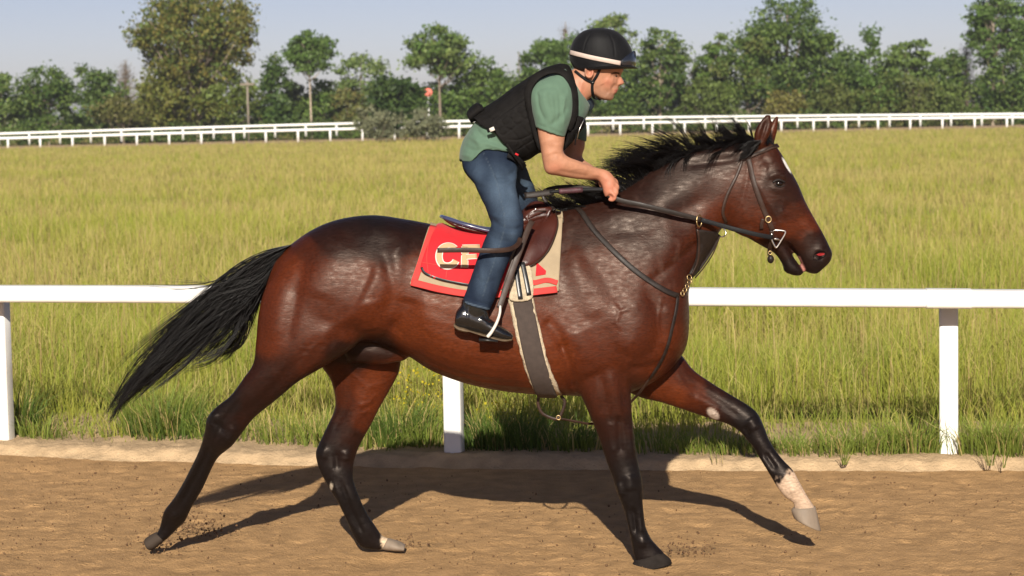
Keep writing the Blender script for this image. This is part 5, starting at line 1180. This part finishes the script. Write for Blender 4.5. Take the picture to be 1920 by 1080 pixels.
# --- shirt
s_torso = [(861, 304, 960, 316, 0, .175, 0, 2.2), (862, 280, 972, 306, 0, .178, 0, 2.2), (880, 242, 985, 294, 0, .168, 0, 2.2), (912, 208, 1005, 282, 0, .17, 0, 2.2), (948, 180, 1037, 272, 0, .18, 0, 2.2), (990, 152, 1070, 256, 0, .19, 0, 2.2), (1020, 136, 1090, 238, 0, .175, 0, 2.2), (1046, 130, 1102, 214, 0, .14, 0, 2.2), (1062, 136, 1106, 198, 0, .088), (1070, 140, 1100, 192, 0, .066)]
sl_n = [(1008, 150, 1060, 128, -.09, .075), (997, 158, 1070, 140, -.145, .08), (993, 178, 1075, 168, -.192, .08), (997, 206, 1074, 208, -.215, .077), (1001, 224, 1068, 234, -.222, .073), (1004, 239, 1059, 259, -.225, .069)]
sl_f = [(1045, 150, 1085, 150, .12, .06), (1030, 185, 1086, 185, .19, .075), (1040, 215, 1098, 228, .215, .072), (1052, 250, 1100, 266, .225, .066)]
SV, SF = remesh([loft_vf(s_torso, 32, 5), loft_vf(sl_n, 26, 5), loft_vf(sl_f, 26, 5)], .0062)
SV = smooth_vf(SV, SF, 4)
SV = bumps(SV, SF, [([(1008, 168), (1025, 163), (1045, 164)], 3, -.003), ([(1006, 172), (1010, 200), (1020, 225)], 3, -.006), ([(1030, 170), (1035, 195), (1045, 222)], 5, .005), ([(1048, 172), (1052, 200), (1050, 225)], 4, -.005), ([(1060, 180), (1056, 205), (1058, 235)], 4, .005), ([(1018, 180), (1024, 205), (1034, 235)], 4, .004), ([(1040, 180), (1042, 210), (1040, 236)], 3, -.004),
 ([(1006, 232), (1030, 242), (1058, 252)], 1.4, -.004), ([(1065, 200), (1050, 222), (1030, 236)], 4, -.004),
 ([(890, 236), (905, 255), (935, 268), (960, 275)], 5, -.007), ([(875, 252), (900, 268), (940, 276)], 4, .006), ([(885, 246), (896, 262), (902, 280)], 5, .006), ([(868, 272), (888, 282), (905, 280)], 4, -.005), ([(864, 290), (885, 294)], 3, .004), ([(905, 262), (930, 276), (950, 280)], 3, .005), ([(915, 245), (935, 262), (955, 275)], 4, -.005)])
SV = SV + normals_of(SV, SF) * (.006 * fbm(SV * np.array([16, 9, 10]), 5, 3))[:, None]
fc = to_px(SV[SF].mean(1)); fy = SV[SF].mean(1)[:, 1]
hem_n = [(840, 100), (1120, 100), (1130, 330), (1062, 330), (1059.5, 259.5), (1004, 239), (999, 250), (985, 302), (966, 290), (950, 284), (907, 279), (896, 290), (884, 302), (870, 302), (858, 300), (840, 300)]
kf = inside(fc, hem_n) | ((fy > .0) & (fc[:, 1] < 303 - 0))
SV, SF, _ = keep_faces(SV, SF, kf); SV = smooth_rim(SV, SF, 10)
sc_ = np.tile([.085, .142, .100], (len(SV), 1)) * (1 + .10 * fbm(SV * 12, 8, 3))[:, None]
V, F = thicken(SV, SF, .004); link('shirt', mesh(V, F, True, np.vstack([sc_, sc_])), M_shirt, ben); SHB = bvh_of(SV, SF)
# collar
M_collar = mat('polo_collar', (.085, .142, .10), .85, bump=(700, .0004), sheen=.1); M_navy = mat('navy_collar_lining', (.010, .020, .032), .8)
P = spline(np.array([at(1066, 158, -.07), at(1076, 176, -.078), at(1086, 196, -.075), at(1098, 208, -.05)]), 5); MB().add(*strap_vf(P, np.tile([.1, -1., .25], (len(P), 1)), np.linspace(.03, .05, len(P)), .006)).build('collar', M_collar, ben)
P = spline(np.array([at(1092, 202, -.03), at(1103, 198, .0), at(1109, 192, .05), at(1108, 186, .08)]), 5); MB().add(*strap_vf(P, np.tile([.8, -.6, .1], (len(P), 1)), .05, .006)).build('collar', M_navy, ben)
MB().add(*ball_vf(at(1087, 203, -.083), (.005, .003, .005))).build('button', M_whiteout, ben)
# --- protective vest
v_t = [(884, 216, 968, 306, 0, .175, 0, 2.3), (905, 203, 988, 301, 0, .188, 0, 2.3), (932, 186, 1012, 290, 0, .193, 0, 2.3), (962, 164, 1040, 280, 0, .198, 0, 2.3), (992, 144, 1064, 268, 0, .202, 0, 2.3), (1020, 128, 1080, 252, 0, .19, 0, 2.2), (1045, 120, 1086, 226, 0, .15, 0, 2.1), (1064, 121, 1086, 190, 0, .10, 0, 2), (1072, 132, 1080, 160, 0, .06)]
VV, VF = remesh([loft_vf(v_t, 36, 6)], .0056); VV = smooth_vf(VV, VF, 3)
cutp = [(860, 90), (1085, 90), (1100, 170), (1095, 240), (1075, 266), (1052, 283), (1010, 287), (985, 305), (972, 296), (955, 279), (938, 262), (928, 249), (908, 238), (888, 232), (872, 222)]
fc = to_px(VV[VF].mean(1)); VV, VF, _ = keep_faces(VV, VF, inside(fc, cutp)); VV = smooth_rim(VV, VF, 10)
gr = []
# hexagon panels in the middle row, quilted squares below, long panel seams above
def hexa(cx, cy, r, rot=.62): return [(cx + r * math.cos(rot + k * math.pi / 3), cy + r * .85 * math.sin(rot + k * math.pi / 3)) for k in range(7)]
for (cx, cy) in [(936, 236), (950, 226), (964, 217), (978, 206), (944, 246), (958, 236), (972, 226), (985, 215), (930, 226), (990, 200)]: gr.append((hexa(cx, cy, 9), 1.3, -.0045))
for L_ in [[(938, 258), (965, 238), (990, 222), (1003, 212)], [(905, 212), (950, 180), (990, 155)], [(922, 232), (945, 212), (975, 190), (994, 172)], [(955, 240), (975, 262), (995, 285)], [(975, 232), (995, 255), (1008, 272)], [(952, 262), (975, 262), (1000, 250), (1010, 240)], [(965, 285), (985, 272), (1008, 258)], [(975, 262), (968, 280)], [(990, 232), (1008, 250)], [(885, 222), (910, 214), (930, 230)]]: gr.append((L_, 1.4, -.0045))
for (u, v) in [(920, 215), (935, 205), (950, 195), (965, 186), (980, 176), (975, 252), (985, 264), (992, 240), (1000, 262), (965, 268)]: gr.append(([(u, v), (u + 1, v + .5)], 1.5, -.003))
VV = bumps(VV, VF, gr)
V, F = thicken(VV, VF, .012); link('protective_vest', mesh(V, F), M_vest, ben); VB = bvh_of(VV, VF)
vest = bpy.data.objects['protective_vest']
def vstrap(pts, w_, th, nrm=None, name='shoulder_strap'):
    P = spline(np.array([at(u, v, y) for u, v, y in pts]), 6)
    N = np.tile([0, -1., .0], (len(P), 1)) if nrm is None else spline(np.array(nrm, float), 6)
    return MB().add(*strap_vf(P, N, w_, th)).build(name, M_vest, vest)
vstrap([(1014, 281, -.198), (1005, 255, -.203), (998, 228, -.207), (991, 190, -.212), (992, 166, -.205), (1004, 147, -.20), (1024, 136, -.195), (1046, 134, -.195), (1062, 142, -.20), (1071, 158, -.21), (1076, 180, -.215), (1077, 203, -.215), (1073, 224, -.215), (1065, 243, -.205)], np.interp(np.arange(79), [0, 15, 27, 56, 78], [.018, .026, .040, .042, .030]), .009,
       [(-.3, -1, 0), (-.3, -1, 0), (-.3, -1, 0), (-.3, -1, 0), (-.3, -1, .3), (-.2, -.9, .6), (0, -.7, .9), (.1, -.7, .9), (.4, -.9, .5), (.5, -1, .2), (.4, -1, 0), (.4, -1, 0), (.3, -1, 0), (.2, -1, 0)])
V, F = remesh([loft_vf([(1060, 246, 1084, 240, -.12, .085), (1052, 262, 1084, 250, -.10, .09), (1046, 284, 1072, 268, -.08, .09), (1040, 290, 1056, 284, -.07, .07)], 20, 4), loft_vf([(1072, 214, 1094, 220, -.10, .10), (1064, 238, 1098, 232, -.09, .10), (1058, 258, 1088, 248, -.08, .10)], 20, 4)], .006)
link('chest_panel', mesh(smooth_vf(V, F, 4), F), M_vest, vest)
V, F = loft_vf([(903, 196, 911, 210, 0, .09), (893, 193, 906, 216, 0, .10), (880, 203, 894, 226, 0, .10), (875, 212, 884, 231, 0, .095), (877, 220, 888, 234, 0, .08)], 24, 5); MB().add(V, F).build('back_flap', M_vest, vest)
P = np.array([at(914, 246, -.205), at(921, 243, -.21), at(929, 240, -.21)]); MB().add(*strap_vf(P, np.tile([0, -1., 0], (3, 1)), .016, .006)).build('side_strap', M_strap, vest)
P = np.array([at(918.5, 244.2, -.213), at(927, 240.6, -.217)]); MB().add(*strap_vf(P, np.tile([0, -1., 0], (2, 1)), .018, .005)).build('strap_tab', M_whiteout, vest)
for pts in ([(950, 270, -.2), (965, 292, -.19), (976, 308, -.16), (980, 318, -.13)], [(955, 282, -.19), (972, 300, -.17), (984, 306, -.14)]): vstrap(pts, .012, .004, name='side_strap')
P = np.array([at(966, 288, -.2), at(972, 291, -.2)]); MB().add(*strap_vf(P, np.tile([0, -1., 0], (2, 1)), .009, .004)).build('red_tab', M_redc, vest)
P = spline(np.array([at(1081, 250, -.19), at(1079, 262, -.19), at(1078, 272, -.185)]), 4); MB().add(*tube_vf(P, .0025, 6)).build('zip_pull', M_strap, vest)
P = spline(np.array([at(1096, 222, -.17), at(1086, 244, -.19), at(1082, 262, -.18)]), 4); MB().add(*tube_vf(P, .0018, 6)).build('zip', M_steel, vest)
# --- jeans
j_n = [(864, 300, 975, 300, -.07, .105), (870, 318, 970, 326, -.12, .10), (887, 342, 968, 350, -.185, .088), (904, 376, 974, 378, -.235, .078), (915, 402, 981, 404, -.265, .071), (920, 422, 982, 424, -.285, .067), (911, 443, 975, 450, -.305, .061), (900, 472, 960, 476, -.32, .058), (886, 510, 945, 513, -.34, .054), (873, 549, 929, 556, -.352, .051), (866, 567, 918, 582, -.356, .050)]
j_f = [(868, 300, 980, 298, .07, .105), (885, 320, 990, 322, .13, .10), (912, 345, 1000, 346, .19, .085), (935, 375, 1009, 376, .24, .076), (942, 405, 1011, 408, .265, .07), (940, 430, 1004, 434, .285, .065), (920, 475, 975, 480, .32, .056), (905, 515, 955, 520, .34, .052), (895, 565, 940, 580, .356, .05)]
pelv = [(884, 268, 966, 276, 0, .155, 0, 2.3), (872, 284, 974, 292, 0, .168, 0, 2.3), (866, 298, 976, 304, 0, .17, 0, 2.3), (870, 322, 966, 326, 0, .16, 0, 2.2), (890, 345, 950, 350, 0, .10)]
JV, JF = remesh([loft_vf(pelv, 28, 4), loft_vf(j_n, 30, 5), loft_vf(j_f, 30, 5)], .0064); JV = smooth_vf(JV, JF, 5)
fold = [([(907, 287), (929, 335), (940, 380), (947, 413), (940, 450), (920, 510), (905, 555)], 1.6, .0035), ([(968, 318), (950, 330), (925, 330)], 4, -.006), ([(972, 330), (950, 345), (925, 345)], 4, .005), ([(888, 345), (910, 352), (930, 345)], 5, -.004), ([(918, 410), (940, 425), (965, 430), (980, 425)], 4, -.006), ([(920, 425), (940, 436), (972, 440)], 4, .006), ([(915, 440), (935, 450), (965, 455)], 4, -.006), ([(921, 402), (945, 410), (978, 410)], 4, .005), ([(912, 452), (940, 462), (960, 466)], 3, .004),
        ([(890, 520), (910, 528), (930, 525)], 3, -.003), ([(872, 556), (895, 566), (918, 572)], 2, -.004), ([(870, 562), (893, 572), (916, 578)], 2.5, .003), ([(866, 312), (878, 330), (890, 320), (894, 300)], 1.6, .003), ([(955, 345), (968, 375), (972, 395)], 8, .004), ([(890, 480), (900, 500), (905, 530)], 4, .004)]
JV = bumps(JV, JF, fold); JV = JV + normals_of(JV, JF) * (.005 * fbm(JV * np.array([10, 10, 20]), 44, 3))[:, None]
uvj = to_px(JV); fc = to_px(JV[JF].mean(1)); fade = np.zeros(len(JV))
for (u, v, ru, rv, a) in [(935, 350, 22, 36, .55), (955, 400, 18, 28, .5), (930, 470, 14, 40, .4), (905, 530, 14, 30, .35), (985, 345, 16, 30, .9), (895, 320, 16, 22, .3), (962, 440, 10, 12, .4), (960, 350, 9, 30, .35)]: fade += a * np.exp(-(((uvj[:, 0] - u) / ru) ** 2 + ((uvj[:, 1] - v) / rv) ** 2))
fade = np.clip(fade + .12 * fbm(JV * np.array([30, 30, 12]), 46, 3), 0, 1)[:, None]
fade *= 1.0; jc = np.array([.0095, .0155, .030]) * (1 - fade) + np.array([.080, .118, .170]) * fade
sd_, _t = seg_dist(uvj, spline(np.array(fold[0][0], float), 6)); f = (np.exp(-(sd_ / 1.0) ** 2) * .4 * (JV[:, 1] < -.1) * (vnoise(JV * 160, 5) > .35))[:, None]; jc = jc * (1 - f) + np.array([.07, .09, .11]) * f
sd_, _t = seg_dist(uvj, [(867, 565), (890, 573), (917, 580)]); f = (np.exp(-(sd_ / 1.6) ** 2) * .5)[:, None]; jc = jc * (1 - f) + np.array([.14, .19, .25]) * f
link('jeans', mesh(JV, JF, True, jc), M_denim, ben)
P = spline(np.array([at(952, 289, -.168), at(964, 295, -.16), at(975, 304, -.135), at(982, 313, -.08)]), 5); MB().add(*strap_vf(P, np.tile([0, -1., .1], (len(P), 1)), .03, .006)).build('belt', M_strap, ben)
# --- boots
for s_, dx in ((-1, 0), (1, 20)):
    Y = s_ * .358
    rows = [(853, 596, 853, 609, Y, .022), (856, 583, 857, 613, Y, .034), (868, 572, 868, 617, Y, .039), (888, 578, 888, 622, Y, .041), (908, 590, 907, 627, Y, .042), (928, 604, 926, 633, Y, .045), (946, 615, 944, 637, Y, .042), (957, 623, 955, 638, Y, .03), (962, 629, 961, 636, Y, .015)]
    shaft = [(866, 560, 912, 572, Y, .040), (864, 575, 915, 586, Y, .040), (860, 592, 920, 604, Y, .038)]
    sh = lambda R_2: [(a + dx, b, c + dx, d_, y, *r_) for a, b, c, d_, y, *r_ in R_2]
    V, F = remesh([loft_vf(sh(rows), 24, 5), loft_vf(sh(shaft), 24, 4)], .005); V = smooth_vf(V, F, 4)
    if s_ < 0: V = bumps(V, F, [([(878, 578), (876, 600), (872, 614)], 1.5, .003), ([(905, 590), (915, 600), (925, 600)], 3, -.004), ([(900, 598), (915, 606)], 3, .003), ([(855, 606), (875, 610)], 2, -.002)])
    bo = link('boot', mesh(V, F), M_boot, ben)
    if s_ > 0: bo['label'] = 'boot on the far side of the horse'
    V, F = loft_vf(sh([(851, 606, 851, 614, Y, .026), (860, 611, 860, 620, Y, .040), (874, 615, 874, 623, Y, .041), (882, 619, 882, 622, Y, .040), (905, 625, 905, 630, Y, .043), (928, 631, 927, 636, Y, .048), (946, 635, 945, 640, Y, .045), (961, 634, 960, 639, Y, .022)]), 20, 4)
    MB().add(V, F).build('sole', M_sole, bo)
# --- helmet
hel = [(1112, 53, 1132, 52.5, 0, .03), (1094, 58, 1153, 57.5, 0, .075), (1080, 69, 1169, 69, 0, .100), (1072, 82, 1179, 82, 0, .112), (1068, 96, 1186, 97, 0, .118), (1068, 110, 1190, 112, 0, .119), (1073, 123, 1189, 124, 0, .116), (1080, 131, 1180, 128, 0, .108), (1083, 133, 1176, 129, 0, .10)]
EV, EF = remesh([loft_vf(hel, 40, 5)], .005); EV = smooth_vf(EV, EF, 4)
EV = bumps(EV, EF, [([(1112, 55), (1098, 80), (1092, 105)], 1.3, -.002), ([(1138, 55), (1150, 80), (1153, 108)], 1.3, -.002), ([(1082, 128), (1110, 126), (1140, 124), (1180, 124)], 2, .003)])
helmet = link('helmet', mesh(EV, EF), M_helm, ben); EB = bvh_of(EV, EF)
P, N = lay(EB, [(1069.5, 98), (1085, 102), (1110, 108), (1140, 114), (1163, 118.5)], .001, 8); MB().add(*strap_vf(P, N, .0205, .004)).build('reflective_band', M_band, helmet)
V, F = patch_vf(EB, [(1164, 113), (1172, 106), (1182, 99), (1188, 96), (1190, 106), (1189, 123), (1178, 123), (1165, 122)], (1178, 113), .002, .006, puff=.003, k=4, fallback=0); MB().add(V, F).build('goggles', M_lens, helmet)
V, F = loft_vf([(1150, 122, 1150, 128, 0, .10), (1170, 121, 1170, 129, 0, .098), (1184, 123, 1184, 129, 0, .080), (1193, 126, 1192, 129, 0, .045), (1196, 127, 1195, 129, 0, .015)], 28, 5); MB().add(V, F).build('peak', M_helm, helmet)
def face_strap(pts, w_, name='chin_strap', th=.004):
    P, N = lay(BVB, pts, .003, 6); return MB().add(*strap_vf(P, N, w_, th)).build(name, M_strap, helmet)
face_strap([(1126, 126), (1120, 140), (1114, 150), (1111, 155), (1110, 168), (1113, 182)], .013); face_strap([(1079, 134), (1090, 143), (1102, 151), (1111, 154)], .013)
face_strap([(1112, 182), (1118, 185), (1126, 186)], .010)
MB().add(*ball_vf(hit(BVB, 1110.5, 154, .005), (.011, .006, .009))).build('buckle', M_strap, helmet)
MB().add(*ball_vf(hit(BVB, 1111.5, 154, .011), .0022, nu=8, nv=6)).build('rivet', M_steel, helmet)
P, N = lay(BVB, [(1112, 182.5), (1117, 183)], .007, 3); MB().add(*strap_vf(P, N, .004, .003)).build('buckle', M_steel, helmet)
# --- whip in the near hand
wh = empty('riding_whip', tuple(at(1140, 356, -.14)), 'short black riding whip with a flat leather flap held back in the rider\'s hand', 'whip')
P = spline(np.array([at(1164, 352, -.135), at(1140, 355, -.14), at(1090, 356, -.16), at(1030, 360, -.19)]), 6)
MB().add(*tube_vf(P, np.linspace(.0125, .008, len(P)), 10)).build('shaft', M_rubber, wh)
P = spline(np.array([at(1092, 356, -.16), at(1070, 357.5, -.17), at(1048, 359, -.18)]), 4); MB().add(*tube_vf(P, .0128, 10)).build('grip_wrap', mat('maroon_wrap', (.055, .018, .024), .6, var=(60, .5), bump=(200, .001)), wh)
P = spline(np.array([at(1038, 360, -.185), at(1010, 364, -.195), at(983, 367, -.20)]), 4); MB().add(*strap_vf(P, np.tile([0, -1., .3], (len(P), 1)), .028, .005)).build('flap', M_dleather, wh)

# ================================================================ AIR
M_haze = bpy.data.materials.new('haze'); M_haze.use_nodes = True; _n = M_haze.node_tree.nodes; _n.remove(_n['Principled BSDF'])
pv = _n.new('ShaderNodeVolumePrincipled'); pv.inputs['Density'].default_value = .00028; pv.inputs['Color'].default_value = (.86, .90, .96, 1); pv.inputs['Anisotropy'].default_value = .2
M_haze.node_tree.links.new(pv.outputs[0], _n['Material Output'].inputs['Volume'])
V, F = box_vf((0, 3000, 12), (6500, 3100, 20)); tag(link('haze', mesh(V, F, False), M_haze), 'thin pale summer haze over the whole field', 'haze', kind='stuff')
